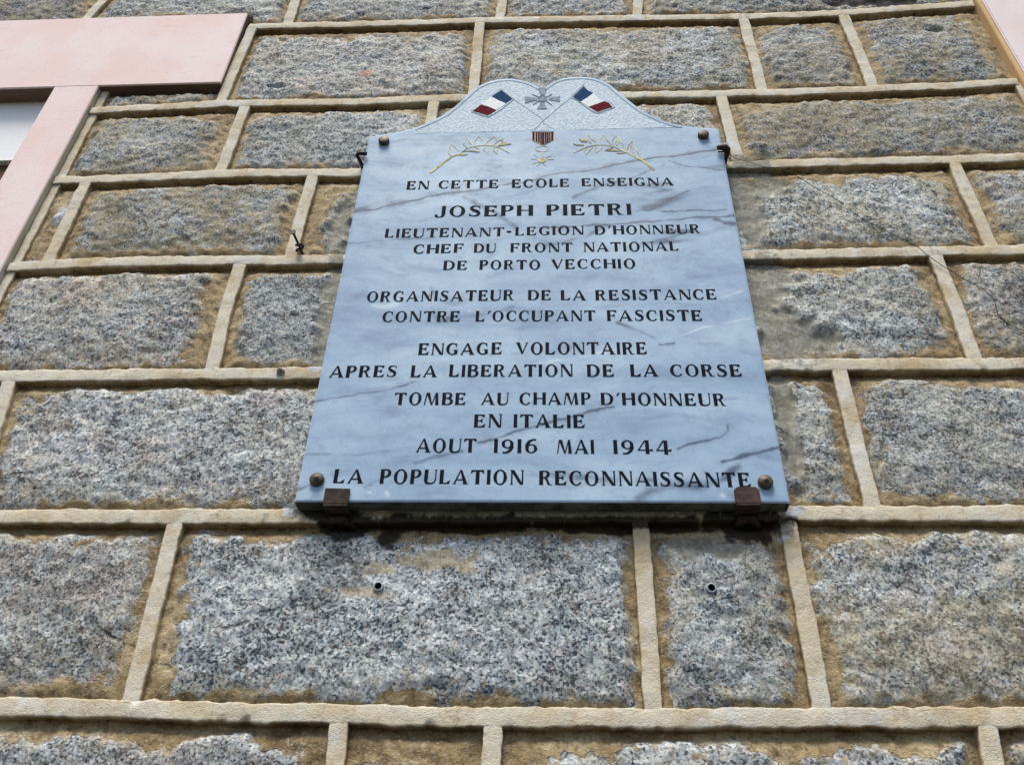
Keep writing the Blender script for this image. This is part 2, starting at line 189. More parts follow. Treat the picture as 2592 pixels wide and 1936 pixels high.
# ------------------------------------------------------------------ noise
_P = np.random.RandomState(3).permutation(512); _P = np.concatenate([_P, _P, _P])
_A = np.random.RandomState(5).rand(512)*2*np.pi; _G = np.stack([np.cos(_A), np.sin(_A)], 1)
def perlin(x, y):
    xi = np.floor(x).astype(int); yi = np.floor(y).astype(int); xf = x-xi; yf = y-yi
    def g(a, b):
        h = _P[(_P[a & 511] + b) & 511]; v = _G[h]
        return v[..., 0]*(x-a) + v[..., 1]*(y-b)
    us = xf*xf*xf*(xf*(xf*6-15)+10); vs_ = yf*yf*yf*(yf*(yf*6-15)+10)
    n0 = g(xi, yi)*(1-us)+g(xi+1, yi)*us; n1 = g(xi, yi+1)*(1-us)+g(xi+1, yi+1)*us
    return (n0*(1-vs_)+n1*vs_)*1.5
def fbm(x, y, f, o=3, seed=0, gain=.5):
    s = 0; a = 1
    for k in range(o):
        s = s + a*perlin(x*f+seed*17.3+k*5.1, y*f-seed*9.7+k*3.3); a *= gain; f *= 2.03
    return s
def sst(a, b, x):
    t = np.clip((x-a)/(b-a), 0, 1); return t*t*(3-2*t)
def blobsum(kind, X, Z, warp=.55):
    s = np.zeros_like(X)
    for k, cx, cz, rx, rz in D['blobs']:
        if k != kind: continue
        m = (abs(X-cx) < 3*rx) & (abs(Z-cz) < 3*rz)
        if not m.any(): continue
        d = np.sqrt(((X[m]-cx)/rx)**2+((Z[m]-cz)/rz)**2) + warp*fbm(X[m], Z[m], 28, 4, 4, .6)
        s[m] = np.maximum(s[m], 1-sst(.6, 1.5, d))
    return s

# ------------------------------------------------------------------ object helpers
def link(o, parent=None):
    COL.objects.link(o)
    if parent is not None:
        o.parent = parent
        p = parent; off = Vector((0, 0, 0))
        while p is not None: off += p.location; p = p.parent
        if o.type == 'MESH' and not o.get('_loc'): o.data.transform(Matrix.Translation(-off))
    return o
def thing(name, label, cat, loc=(0, 0, 0), group=None):
    o = bpy.data.objects.new(name, None); COL.objects.link(o); o.location = loc; o.empty_display_size = .05
    o['label'] = label; o['category'] = cat
    if group: o['group'] = group
    return o
def mesh(name, V, F, mat, parent=None, smooth=True, attrs=None, label=None):
    me = bpy.data.meshes.new(name)
    me.from_pydata([tuple(v) for v in V], [], [tuple(q) for q in F])
    if smooth: me.polygons.foreach_set('use_smooth', [True]*len(me.polygons))
    for k, a in (attrs or {}).items():
        at = me.attributes.new(k, 'FLOAT', 'POINT'); at.data.foreach_set('value', np.asarray(a, dtype=np.float32).ravel())
    me.materials.append(mat); me.update()
    o = bpy.data.objects.new(name, me)
    if label: o['label'] = label
    return link(o, parent)
def gridfaces(n, m):
    i = np.arange((n-1)*(m-1)); a = (i//(m-1))*m + i % (m-1)
    return np.stack([a, a+1, a+m+1, a+m], 1)
def grid(name, X, Y, Z, mat, parent=None, attrs=None, label=None, flip=False):
    n, m = X.shape; F = gridfaces(n, m)
    if flip: F = F[:, ::-1]
    V = np.stack([X.ravel(), Y.ravel(), Z.ravel()], 1)
    return mesh(name, V.tolist(), F.tolist(), mat, parent, True, attrs, label)
class MB:
    def __init__(s): s.bm = bmesh.new()
    def box(s, a, b, bev=0.0):
        g = bmesh.ops.create_cube(s.bm, size=1)['verts']
        for v in g:
            v.co = Vector([(a[i]+b[i])/2 + v.co[i]*(b[i]-a[i]) for i in range(3)])
        if bev:
            es = list({e for v in g for e in v.link_edges})
            bmesh.ops.bevel(s.bm, geom=es, offset=bev, segments=2, affect='EDGES')
        return s
    def plate(s, pts, y0, y1):
        """polygon in x,z from depth y0 (front, smaller) back to y1"""
        a = sum(pts[i][0]*pts[(i+1) % len(pts)][1]-pts[(i+1) % len(pts)][0]*pts[i][1] for i in range(len(pts)))
        if a < 0: pts = pts[::-1]
        fv = [s.bm.verts.new((p[0], y0, p[1])) for p in pts]; bv = [s.bm.verts.new((p[0], y1, p[1])) for p in pts]
        try: s.bm.faces.new(fv)
        except ValueError: pass
        n = len(pts)
        for i in range(n):
            s.bm.faces.new((fv[i], bv[i], bv[(i+1) % n], fv[(i+1) % n]))
        return s
    def ribbon(s, pts, ws, y0, y1):
        P = np.array(pts, float); n = len(P); T = np.gradient(P, axis=0); T /= np.linalg.norm(T, axis=1)[:, None]+1e-12
        N = np.stack([-T[:, 1], T[:, 0]], 1)*(np.array(ws, float)*np.ones(n))[:, None]/2
        A = P+N; B = P-N
        s.plate([tuple(q) for q in A]+[tuple(q) for q in B[::-1]], y0, y1); return s
    def tube(s, pts, rad, seg=8, caps=True):
        P = [Vector(p) for p in pts]; n = len(P); rr = rad if hasattr(rad, '__len__') else [rad]*n
        rings = []; up = None
        for i, p in enumerate(P):
            t = (P[min(i+1, n-1)]-P[max(i-1, 0)]).normalized()
            if up is None: up = Vector((0, 0, 1)) if abs(t.z) < .9 else Vector((1, 0, 0))
            a = t.cross(up).normalized(); b = a.cross(t); up = b
            rings.append([s.bm.verts.new(p+(a*math.cos(k*2*math.pi/seg)+b*math.sin(k*2*math.pi/seg))*rr[i]) for k in range(seg)])
        for i in range(n-1):
            for k in range(seg):
                s.bm.faces.new((rings[i][k], rings[i][(k+1) % seg], rings[i+1][(k+1) % seg], rings[i+1][k]))
        if caps: s.bm.faces.new(rings[0][::-1]); s.bm.faces.new(rings[-1])
        return s
    def lathe(s, c, prof, seg=32):
        """axis along y at (cx, cz); prof = [(radius, y)]"""
        rings = []
        for (q, y) in prof:
            if q < 1e-6: rings.append([s.bm.verts.new((c[0], y, c[1]))]*seg)
            else: rings.append([s.bm.verts.new((c[0]+q*math.cos(k*2*math.pi/seg), y, c[1]+q*math.sin(k*2*math.pi/seg))) for k in range(seg)])
        for i in range(len(rings)-1):
            for k in range(seg):
                vv = []
                for v in (rings[i][k], rings[i][(k+1) % seg], rings[i+1][(k+1) % seg], rings[i+1][k]):
                    if v not in vv: vv.append(v)
                if len(vv) > 2: s.bm.faces.new(vv)
        return s
    def build(s, name, mat, parent=None, smooth=False, label=None, fix=True):
        if fix: bmesh.ops.recalc_face_normals(s.bm, faces=s.bm.faces)
        me = bpy.data.meshes.new(name); s.bm.to_mesh(me); s.bm.free()
        if smooth:
            me.polygons.foreach_set('use_smooth', [True]*len(me.polygons))
        me.materials.append(mat); o = bpy.data.objects.new(name, me)
        if label: o['label'] = label
        return link(o, parent)

# ------------------------------------------------------------------ material helpers
class NT:
    def __init__(s, name, rough=.8, spec=.3):
        s.m = bpy.data.materials.new(name); s.m.use_nodes = True; s.t = s.m.node_tree; s.N = s.t.nodes
        s.b = s.N['Principled BSDF']; s.b.inputs['Roughness'].default_value = rough
        s.b.inputs['Specular IOR Level'].default_value = spec
        s.tc = s.N.new('ShaderNodeNewGeometry').outputs['Position']
    def set(s, inp, v):
        if isinstance(v, bpy.types.NodeSocket): s.t.links.new(v, inp)
        else:
            if isinstance(v, (tuple, list)) and len(v) == 3 and inp.type == 'RGBA': v = (*v, 1)
            inp.default_value = v
    def noise(s, scale, det=3, rough=.55, dist=0, vec=None, off=0):
        n = s.N.new('ShaderNodeTexNoise'); v = vec or s.tc
        if off:
            a = s.N.new('ShaderNodeVectorMath'); s.set(a.inputs[0], v); a.inputs[1].default_value = (off, off*1.7, off*.6); v = a.outputs[0]
        s.t.links.new(v, n.inputs['Vector']); n.inputs['Scale'].default_value = scale; n.inputs['Detail'].default_value = det
        n.inputs['Roughness'].default_value = rough; n.inputs['Distortion'].default_value = dist
        return n.outputs['Fac']
    def warp(s, scale, amp, det=2):
        n = s.N.new('ShaderNodeTexNoise'); s.t.links.new(s.tc, n.inputs['Vector']); n.inputs['Scale'].default_value = scale; n.inputs['Detail'].default_value = det
        a = s.N.new('ShaderNodeVectorMath'); a.operation = 'MULTIPLY_ADD'
        s.t.links.new(n.outputs['Color'], a.inputs[0]); a.inputs[1].default_value = (amp,)*3; s.t.links.new(s.tc, a.inputs[2]); return a.outputs[0]
    def vor(s, scale, vec=None, feature='F1'):
        n = s.N.new('ShaderNodeTexVoronoi'); n.feature = feature; s.t.links.new(vec or s.tc, n.inputs['Vector']); n.inputs['Scale'].default_value = scale
        return n
    def sep(s, c):
        n = s.N.new('ShaderNodeSeparateColor'); s.t.links.new(c, n.inputs[0]); return n.outputs
    def ramp(s, fac, stops, interp='LINEAR'):
        n = s.N.new('ShaderNodeValToRGB'); n.color_ramp.interpolation = interp; e = n.color_ramp.elements
        while len(e) < len(stops): e.new(.5)
        for q, (p, c) in zip(e, stops):
            q.position = p; q.color = (*c, 1) if hasattr(c, '__len__') else (c, c, c, 1)
        s.t.links.new(fac, n.inputs[0]); return n.outputs[0]
    def math(s, op, a, b=0.0, c=None, clamp=False):
        n = s.N.new('ShaderNodeMath'); n.operation = op; n.use_clamp = clamp
        s.set(n.inputs[0], a); s.set(n.inputs[1], b)
        if c is not None: s.set(n.inputs[2], c)
        return n.outputs[0]
    def mr(s, v, a, b, c=0, d=1):
        n = s.N.new('ShaderNodeMapRange'); n.interpolation_type = 'SMOOTHSTEP'
        for i, q in enumerate((v, a, b, c, d)): s.set(n.inputs[i], q)
        return n.outputs[0]
    def mix(s, f, a, b, mode='MIX'):
        n = s.N.new('ShaderNodeMix'); n.data_type = 'RGBA'; n.blend_type = mode
        s.set(n.inputs[0], f); s.set(n.inputs[6], a); s.set(n.inputs[7], b); return n.outputs[2]
    def attr(s, name):
        n = s.N.new('ShaderNodeAttribute'); n.attribute_name = name; return n.outputs['Fac']
    def ocol(s):
        n = s.N.new('ShaderNodeObjectInfo'); return s.sep(n.outputs['Color'])
    def bump(s, h, strength, dist, prev=None):
        n = s.N.new('ShaderNodeBump'); s.set(n.inputs['Height'], h); n.inputs['Strength'].default_value = strength; n.inputs['Distance'].default_value = dist
        if prev: s.t.links.new(prev, n.inputs['Normal'])
        return n.outputs[0]
    def out(s, col, nrm=None, rough=None):
        s.set(s.b.inputs['Base Color'], col)
        if nrm: s.t.links.new(nrm, s.b.inputs['Normal'])
        if rough is not None: s.set(s.b.inputs['Roughness'], rough)
        return s.m

def tan_mortar(n):
    a = n.noise(9, 4, .6); b = n.noise(70, 3, .6, off=3); g = n.vor(420, n.warp(300, .002))
    c = n.ramp(a, [(.28, (.18, .12, .055)), (.42, (.31, .225, .11)), (.55, (.43, .335, .18)), (.72, (.55, .455, .285))])
    c = n.mix(n.mr(b, .5, .68, 0, .65), c, (.10, .065, .03))
    c = n.mix(n.mr(b, .48, .3, 0, .35), c, (.55, .50, .38))
    gr = n.sep(g.outputs['Color'])
    c = n.mix(n.mr(gr[0], .78, 1, 0, .55), c, (.09, .065, .04))
    c = n.mix(n.mr(gr[1], .8, 1, 0, .45), c, (.55, .52, .44))
    return c
def cement_col(n):
    a = n.noise(22, 4, .65, off=7); b = n.noise(160, 3, .6, off=2)
    c = n.ramp(a, [(.3, (.17, .165, .125)), (.5, (.26, .255, .205)), (.7, (.36, .36, .31))])
    c = n.mix(n.mr(b, .5, .66, 0, .55), c, (.12, .115, .09)); c = n.mix(n.mr(b, .46, .34, 0, .5), c, (.50, .51, .48))
    return n.mix(n.mr(n.noise(48, 4, .7, off=27), .52, .66, 0, .5), c, (.24, .20, .12))
def blemish_shade(n, c):
    j = n.noise(180, 3, .65, off=11); jj = n.math('SUBTRACT', j, .5)
    def m(name, amp=1.0, lo=.4, hi=.6): return n.mr(n.math('MULTIPLY_ADD', jj, amp, n.attr(name)), lo, hi)
    c = n.mix(n.math('MULTIPLY', m('cement_shade', 1.5, .3, .75), .86), c, cement_col(n))
    c = n.mix(n.math('MULTIPLY', m('white', 1.6, .5, .8), .8), c, (.62, .66, .70))
    c = n.mix(n.math('MULTIPLY', m('rust', 1.6, .3, .95), .75), c, n.mix(.25, n.mix(1.0, c, (1.25, .62, .42), 'MULTIPLY'), (.22, .09, .04)))
    c = n.mix(n.math('MULTIPLY', m('dark', .8, .2, .8), .93), c, (.018, .012, .008))  # black bracket stains, plus shade painted under the slab and in the hole
    return c

# granite
n = NT('granite', .78, .28); oc = n.ocol()
wv = n.warp(260, .0042); rd = n.N.new('ShaderNodeObjectInfo').outputs['Random']
v1 = n.vor(270, wv); v2 = n.vor(480, n.warp(500, .002)); n.set(v1.inputs['Scale'], n.math('MULTIPLY_ADD', rd, 110, 265)); s1 = n.sep(v1.outputs['Color']); s2 = n.sep(v2.outputs['Color'])
lo = n.noise(17, 5, .66, off=5); val = n.math('MULTIPLY_ADD', n.math('SUBTRACT', lo, .52), 1.45, n.math('MULTIPLY_ADD', s1[0], .86, .05))
val = n.math('MULTIPLY_ADD', n.math('SUBTRACT', s2[1], .5), .42, val)
g = n.ramp(val, [(.0, (.022, .032, .046)), (.12, (.07, .095, .125)), (.25, (.18, .23, .27)), (.44, (.32, .38, .41)), (.72, (.475, .535, .555)), (1.0, (.71, .75, .755))])
g = n.mix(n.mr(s1[1], .84, .97, 0, .45), g, (.46, .34, .24))
g = n.mix(n.math('MULTIPLY', n.mr(s2[0], .90, .97), .5), g, (.04, .045, .06))
pk = n.mr(n.noise(14, 3, .6, off=21), .45, .68)
g = n.mix(n.math('MULTIPLY', n.math('MULTIPLY', pk, oc[1]), .8), g, n.mix(1.0, g, (1.12, .84, .80), 'MULTIPLY'))
g = n.mix(n.math('MULTIPLY', n.mr(s2[2], .8, .95), n.math('MULTIPLY', oc[1], .55)), g, (.36, .20, .13))
# weather stain (tan/olive film), amount per stone in colour red
st = n.mr(n.noise(11, 5, .62, off=31), .62, .40)
st2 = n.mr(n.noise(60, 4, .6, off=33), .62, .42)
stf = n.math('MULTIPLY', n.math('MULTIPLY_ADD', st, .7, n.math('MULTIPLY', st2, .5)), n.math('MULTIPLY', oc[0], 1.02), clamp=True)
g = n.mix(stf, g, n.mix(.45, n.mix(1.0, g, (.94, .84, .58), 'MULTIPLY'), (.35, .285, .16)))
g = n.mix(1.0, g, n.mix(oc[2], (.55, .55, .55), (1.3, 1.3, 1.3)), 'MULTIPLY')
cv = n.vor(4.6, n.warp(9, .10, 4), 'DISTANCE_TO_EDGE'); cvm = n.math('MULTIPLY', n.mr(cv.outputs[0], .022, .004), n.mr(n.noise(9, 3, .6, off=61), .58, .66))
g = n.mix(n.math('MULTIPLY', cvm, .5), g, (.085, .06, .035))
# mortar film round the edge of every block
e1 = n.math('MULTIPLY_ADD', n.math('SUBTRACT', n.noise(60, 4, .65, off=41), .5), .030, n.attr('sd'))
e1 = n.math('MULTIPLY_ADD', n.math('SUBTRACT', n.noise(330, 2, .6, off=43), .5), .012, e1)
film = n.mr(e1, .0022, -.0012)
tm = tan_mortar(n)
# thin pale smear just inside the edge
halo = n.math('MULTIPLY', n.mr(e1, .016, .001), n.mr(n.noise(45, 3, .6, off=47), .42, .62))
c = n.mix(n.math('MULTIPLY', halo, .4), g, (.46, .40, .27))
sm = n.math('MULTIPLY', n.mr(n.attr('sd'), .045, .0), n.mr(n.noise(90, 4, .7, off=49), .555, .59))
c = n.mix(n.math('MULTIPLY', sm, .75), c, tm)
c = n.mix(film, c, tm)
c = n.mix(n.math('MULTIPLY', n.mr(n.math('MULTIPLY_ADD', n.math('SUBTRACT', n.noise(120, 3, .6, off=51), .5), 2.0, n.attr('tan')), .5, .9), .6), c, (.46, .36, .20))
c = blemish_shade(n, c)
bm_ = n.bump(n.noise(110, 5, .68), .35, .0030); bm_ = n.bump(n.noise(420, 2, .6), .4, .0010, bm_); bm_ = n.bump(n.math('MULTIPLY', cvm, -1), .6, .003, bm_)
bm_ = n.bump(n.math('MULTIPLY', film, n.noise(230, 4, .7, off=71)), .8, .0035, bm_)
GRANITE = n.out(c, bm_)
# raised cream pointing
n = NT('pointing_mortar', .85, .2)
a = n.noise(7, 6, .68, off=1); b = n.noise(40, 4, .65, off=2); fsp = n.noise(500, 2, .6, off=3)
c = n.ramp(a, [(.3, (.52, .425, .27)), (.42, (.62, .54, .385)), (.54, (.68, .63, .50)), (.7, (.69, .685, .61))])
c = n.mix(n.mr(b, .56, .72, 0, .55), c, (.40, .29, .15))
c = n.mix(n.mr(b, .44, .30, 0, .45), c, (.66, .66, .61))
c = n.mix(n.mr(fsp, .58, .70, 0, .45), c, (.25, .2, .13))
big = n.noise(130, 4, .7, off=12); c = n.mix(n.mr(big, .60, .68, 0, .55), c, (.30, .22, .12))
c = n.mix(n.mr(n.noise(18, 5, .7, off=14), .52, .64, 0, .6), c, (.47, .36, .20))
c = n.mix(n.mr(n.noise(11, 5, .7, off=24), .56, .63, 0, .55), c, (.66, .68, .66))
hl = n.N.new('ShaderNodeVectorMath'); hl.operation = 'MULTIPLY'; n.set(hl.inputs[0], n.warp(40, .006)); hl.inputs[1].default_value = (30, 1, 1)
hv = n.vor(1.0, hl.outputs[0], 'DISTANCE_TO_EDGE'); c = n.mix(n.math('MULTIPLY', n.mr(hv.outputs[0], .03, .008), n.math('MULTIPLY', n.attr('flat'), n.mr(n.noise(6, 2, .5, off=19), .54, .62, 0, .3))), c, (.22, .16, .09))
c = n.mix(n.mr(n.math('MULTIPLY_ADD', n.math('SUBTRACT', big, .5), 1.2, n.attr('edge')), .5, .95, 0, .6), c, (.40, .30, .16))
c = n.mix(n.mr(n.attr('edge'), 1.0, 1.35), c, tan_mortar(n))  # sides and undersides coloured browner to deepen the shade line below each strip
cr = n.vor(16, n.warp(30, .02), 'DISTANCE_TO_EDGE')
c = n.mix(n.math('MULTIPLY', n.mr(cr.outputs[0], .014, .004), n.mr(n.noise(8, 2, .5, off=9), .52, .62, 0, .22)), c, (.2, .15, .09))
c = blemish_shade(n, c)
bb_ = n.bump(n.noise(90, 5, .7), .55, .003); bb_ = n.bump(fsp, .6, .0014, bb_)
POINT = n.out(c, bb_)
n = NT('rough_bed_mortar', .9, .15); BED = n.out(tan_mortar(n), n.bump(n.noise(200, 3), .6, .003))
# stucco surrounds
def stucco(name, col, col2, spots=.35):
    n = NT(name, .85, .2); a = n.noise(6, 4, .6); c = n.mix(n.mr(a, .35, .65), col, col2)
    sp = n.noise(240, 3, .7, off=4); c = n.mix(n.mr(sp, .62, .74, 0, spots), c, tuple(q*.55 for q in col))
    sc = n.N.new('ShaderNodeVectorMath'); sc.operation = 'MULTIPLY'; n.set(sc.inputs[0], n.tc); sc.inputs[1].default_value = (.35, 1, 1.6)
    c = n.mix(n.mr(n.noise(60, 4, .7, vec=sc.outputs[0], off=8), .60, .72, 0, .28), c, tuple(q*.72 for q in col))
    return n.out(c, n.bump(n.noise(300, 3, .65), .45, .0015))
PINK = stucco('pink_stucco', (.86, .68, .635), (.88, .76, .745), .6)
PINKR = stucco('pale_pink_stucco', (.82, .70, .68), (.84, .76, .76))
SHADEP = stucco('shaded_brown_plaster', (.17, .115, .085), (.24, .17, .12))
CREAMP = stucco('cream_plaster', (.50, .44, .32), (.58, .54, .44))
TANP = stucco('tan_plaster', (.60, .37, .16), (.66, .46, .24), .2)
# marble
n = NT('blue_grey_marble', .38, .45)
sc = n.N.new('ShaderNodeVectorMath'); sc.operation = 'MULTIPLY'; n.set(sc.inputs[0], n.warp(5, .10)); sc.inputs[1].default_value = (.6, 1, 1.9)
a = n.noise(8, 6, .68, vec=sc.outputs[0]); b = n.noise(22, 4, .62, vec=sc.outputs[0], off=3); fi = n.noise(500, 2, .6)
c = n.ramp(a, [(.3, (.235, .35, .50)), (.48, (.325, .47, .625)), (.66, (.43, .585, .72))])
c = n.mix(n.mr(b, .52, .72, 0, .40), c, (.15, .215, .35))
c = n.mix(n.mr(b, .42, .3, 0, .35), c, (.35, .50, .66))
vn = n.attr('vein'); jit = n.math('SUBTRACT', n.noise(120, 6, .75, off=6), .5)
vf = n.math('MULTIPLY_ADD', jit, n.math('MULTIPLY_ADD', n.math('ABSOLUTE', vn), 1.1, .12), vn)
c = n.mix(n.mr(vf, .06, .75, 0, .82), c, (.035, .06, .12))
c = n.mix(n.mr(n.math('MULTIPLY', vf, -1), .1, .7, 0, .6), c, (.68, .80, .88))
c = n.mix(n.mr(n.attr('edge'), .2, 1, 0, .35), c, (.62, .70, .80))
c = n.mix(n.mr(n.noise(60, 5, .7, off=17), .5, .72, 0, .35), c, (.19, .26, .38))
c = n.mix(n.mr(fi, .55, .72, 0, .25), c, (.15, .20, .30))
n.b.inputs['Specular IOR Level'].default_value = .22
MARBLE = n.out(c, n.bump(n.noise(30, 3), .12, .003), rough=n.mr(b, .3, .7, .5, .62))
UNDER = None
n = NT('stippled_marble', .7, .25)
a = n.noise(260, 3, .7); c = n.ramp(a, [(.38, (.44, .56, .66)), (.5, (.54, .67, .755)), (.62, (.66, .78, .85))])
STIP = n.out(c, n.bump(a, .9, .0022))
def plain(name, col, rough=.7, spec=.12, metal=0, var=.25, scale=120, bump=.2):
    n = NT(name, rough, spec); n.b.inputs['Metallic'].default_value = metal
    c = n.mix(n.mr(n.noise(scale, 3, .6), .35, .65), tuple(q*(1-var) for q in col), tuple(min(1, q*(1+var*.6)) for q in col))
    return n.out(c, n.bump(n.noise(scale*2, 3), bump, .001))
UNDER = plain('shaded_sawn_marble', (.11, .115, .10), .85, .1, var=.5, scale=40, bump=.6)  # darker than the face: shade under the slab put into the colour
BLACK = plain('black_letter_paint', (.006, .008, .012), .8, .08)
GROOVE = plain('grey_groove', (.27, .36, .44), .8)
GREYP = plain('grey_cross_paint', (.26, .33, .40), .8, var=.35)
BLUEP = plain('flag_blue_paint', (.014, .055, .145), .8, .04)
WHITEP = plain('flag_white_paint', (.74, .80, .80), .6, var=.08)
REDP = plain('flag_red_paint', (.115, .007, .017), .8, .04)
GREENP = plain('ribbon_green_paint', (.015, .06, .06), .8, .04)
GOLD = plain('gold_leaf_paint', (.66, .60, .26), .7, .15, 0, .45, 60)
GOLDD = plain('dull_gold_paint', (.26, .22, .08), .6, .3, .1, .4, 60)
BRASS = plain('aged_brass', (.095, .072, .047), .55, .4, .3, .4, 90)
IRON = plain('rusty_iron', (.05, .034, .026), .75, .3, .25, .5, 90, .6)
DIRON = plain('dark_iron', (.03, .028, .028), .5, .4, .5, .4, 150, .5)
RUSTY = plain('red_brown_iron', (.06, .034, .025), .6, .3, .2, .5, 90, .4)
WIREM = plain('dark_wire', (.06, .06, .05), .7)
GREYPL = plain('grey_plastic', (.36, .41, .48), .5, .4, var=.1)
HOLE = plain('hole_shade', (.004, .004, .005), .9, .05)
PANEL = plain('white_panel_paint', (.90, .92, .93), .5, .3, var=.02, bump=.05)
WOOD = plain('brown_window_wood', (.10, .055, .035), .6)
GLASSD = plain('dark_window_glass', (.02, .022, .025), .08, .6, var=.1, bump=0)
NUB = plain('grey_shell', (.36, .345, .34), .6, .4, var=.3)
n = NT('asphalt_ground', .9, .2); GROUND = n.out(n.mix(n.noise(90, 4, .6), (.035, .033, .03), (.075, .072, .066)), n.bump(n.noise(200, 3), .5, .004))

# ================================================================== ground
nx = 40
gx, gy = np.meshgrid(np.linspace(-150, 150, nx), np.linspace(-150, 150, nx), indexing='ij')
o = grid('ground', gx, gy, np.zeros_like(gx)-.002, GROUND); o['kind'] = 'structure'

# ================================================================== wall
X_JR, X_JL = -0.9215, -1.0135          # jamb of the left window
X_RL = 0.8887                          # left edge of the right surround
Z_LT, Z_LB, X_LR = 3.3362, 3.0765, -0.6693
Z_SILL = 1.86
XW0, XW1, Z_TOP = -3.2, 3.0, 4.6
wall = thing('stone_wall', 'wall of rough granite blocks with raised cream pointing', 'wall', (0, 0, 0))

HC = {k: (np.array([p[0] for p in v]), np.array([p[1] for p in v])) for k, v in D['HJ'].items()}
def H(k):
    if k in HC:
        xs, zs = HC[k]
        return lambda x: np.interp(x, xs, zs) + .0012*fbm(x, np.zeros_like(x)+k*3.1, 9, 2, k)
    z0 = {-1: 3.545, -2: 3.80, -3: 4.05, -4: 4.30, -5: 4.6, 7: 1.60, 8: 1.35, 9: 1.10, 10: .85, 11: .58, 12: .30, 13: -.02}[k]
    return lambda x: z0 + .003*fbm(x, np.zeros_like(x)+k*3.1, 2, 2, k)
WJ = .0215
def lineX(L):
    zs = np.array([p[1] for p in L])[::-1]; xs = np.array([p[0] for p in L])[::-1]
    return lambda z: np.interp(z, zs, xs) + .0010*fbm(z, np.zeros_like(z)+xs[0]*7, 11, 2, 5)
def const(x): return lambda z: np.full_like(z, x)
PL = D['plaque']; PX0, PX1, PZ0, PZ1 = PL[0][0], PL[1][0], PL[3][1], PL[0][1]
AX = np.array([p[0] for p in D['arch']]); AZ = np.array([p[1] for p in D['arch']])

def block(top, bot, L, Rr, col=(.5, .2, .5), ins=(.018, .016, .028, .012), seed=0, res=.0042, hw=(WJ/2,)*4, bulge=.011, label=None):
    """one quarry-faced block with the mortar smeared round its edges"""
    zt, zb = float(top(np.array([0.0]))[0]), float(bot(np.array([0.0]))[0]); zm = np.array([(zt+zb)/2])
    xl, xr = float(L(zm)[0]), float(Rr(zm)[0])
    xm = np.array([(xl+xr)/2]); zt, zb = float(top(xm)[0]), float(bot(xm)[0])
    n_ = max(6, int((xr-xl)/res)); m_ = max(6, int((zt-zb)/res))
    t = np.linspace(0, 1, m_)[None, :]; s = np.linspace(0, 1, n_)[:, None]
    Z0 = zt+(zb-zt)*t; X = L(Z0+0*s)*(1-s)+Rr(Z0+0*s)*s
    Z = top(X)*(1-t)+bot(X)*t
    XL, XR = L(Z), Rr(Z)
    dl, dr, dt, db = X-XL-hw[0], XR-X-hw[1], top(X)-Z-hw[2], Z-bot(X)-hw[3]
    de = np.minimum(np.minimum(dl, dr), np.minimum(dt, db))
    rag = .0015 + .013*fbm(X, Z, 13, 3, seed) + .009*fbm(X, Z, 42, 4, seed+1, .6)
    ins = tuple(q*.80 for q in ins); k = .009
    q = np.stack([dl-ins[0], dr-ins[1], dt-ins[2]*(1+.5*fbm(X, 0*Z, 9, 2, seed+3)), db-ins[3]])
    sd = -k*np.log(np.exp(-q/k).sum(0)) + rag
    de2 = np.minimum(np.minimum(dl, dr), np.minimum(dt, db+.014))
    mort = -.0095 + .0078*sst(0, .026, de2) + .0020*fbm(X, Z, 55, 4, seed+7, .6) - .0062*(1-sst(.002, .018, dt))
    fr = fbm(X, Z, 7, 3, seed+9); ridge = 1-abs(fbm(X, Z, 15, 3, seed+11))*2
    face = .0026*fr + .0007*ridge + .0007*fbm(X, Z, 38, 3, seed+13) + .0004*fbm(X, Z, 110, 2, seed+15)
    m = sst(-.004, .014, sd)
    h = mort + m*(bulge*.40*sst(-.005, .07, db) + face) + .006*(t-.6)*sst(-.002, .02, de2)*(zt-zb)/.24 + .0012*fbm(X, Z, 90, 2, seed)
    cem = blobsum('cement_shade', X, Z)
    h = h*(1-.75*cem) + cem*(-.006 + .0015*fbm(X, Z, 30, 3, 2))
    h = h - .008*blobsum('pit', X, Z)
    inpl = (X > PX0-.006) & (X < PX1+.006) & (Z > PZ0-.004) & (Z < np.interp(X, AX, AZ)+.004)
    h = np.where(inpl, np.minimum(h, .0005), h)
    for (px, pz) in D['plugs']:
        d = np.hypot(X-px, Z-pz); h = np.where(d < .010, np.clip(h, -.0010, .0010), h)
    # window openings are left free by the layout; block edges dive behind the pointing
    h = np.where(de < -.006, -.024, h)
    at = dict(sd=sd, cement_shade=cem, white=blobsum('white', X, Z), rust=blobsum('rust', X, Z), dark=blobsum('dark', X, Z), tan=blobsum('tan', X, Z))
    o = grid('granite_block', X, -h, Z, GRANITE, wall, at, label)
    o.color = (col[0], col[1], min(1, max(0, .49+(col[2]-.48)*1.7)), 1)
    return o

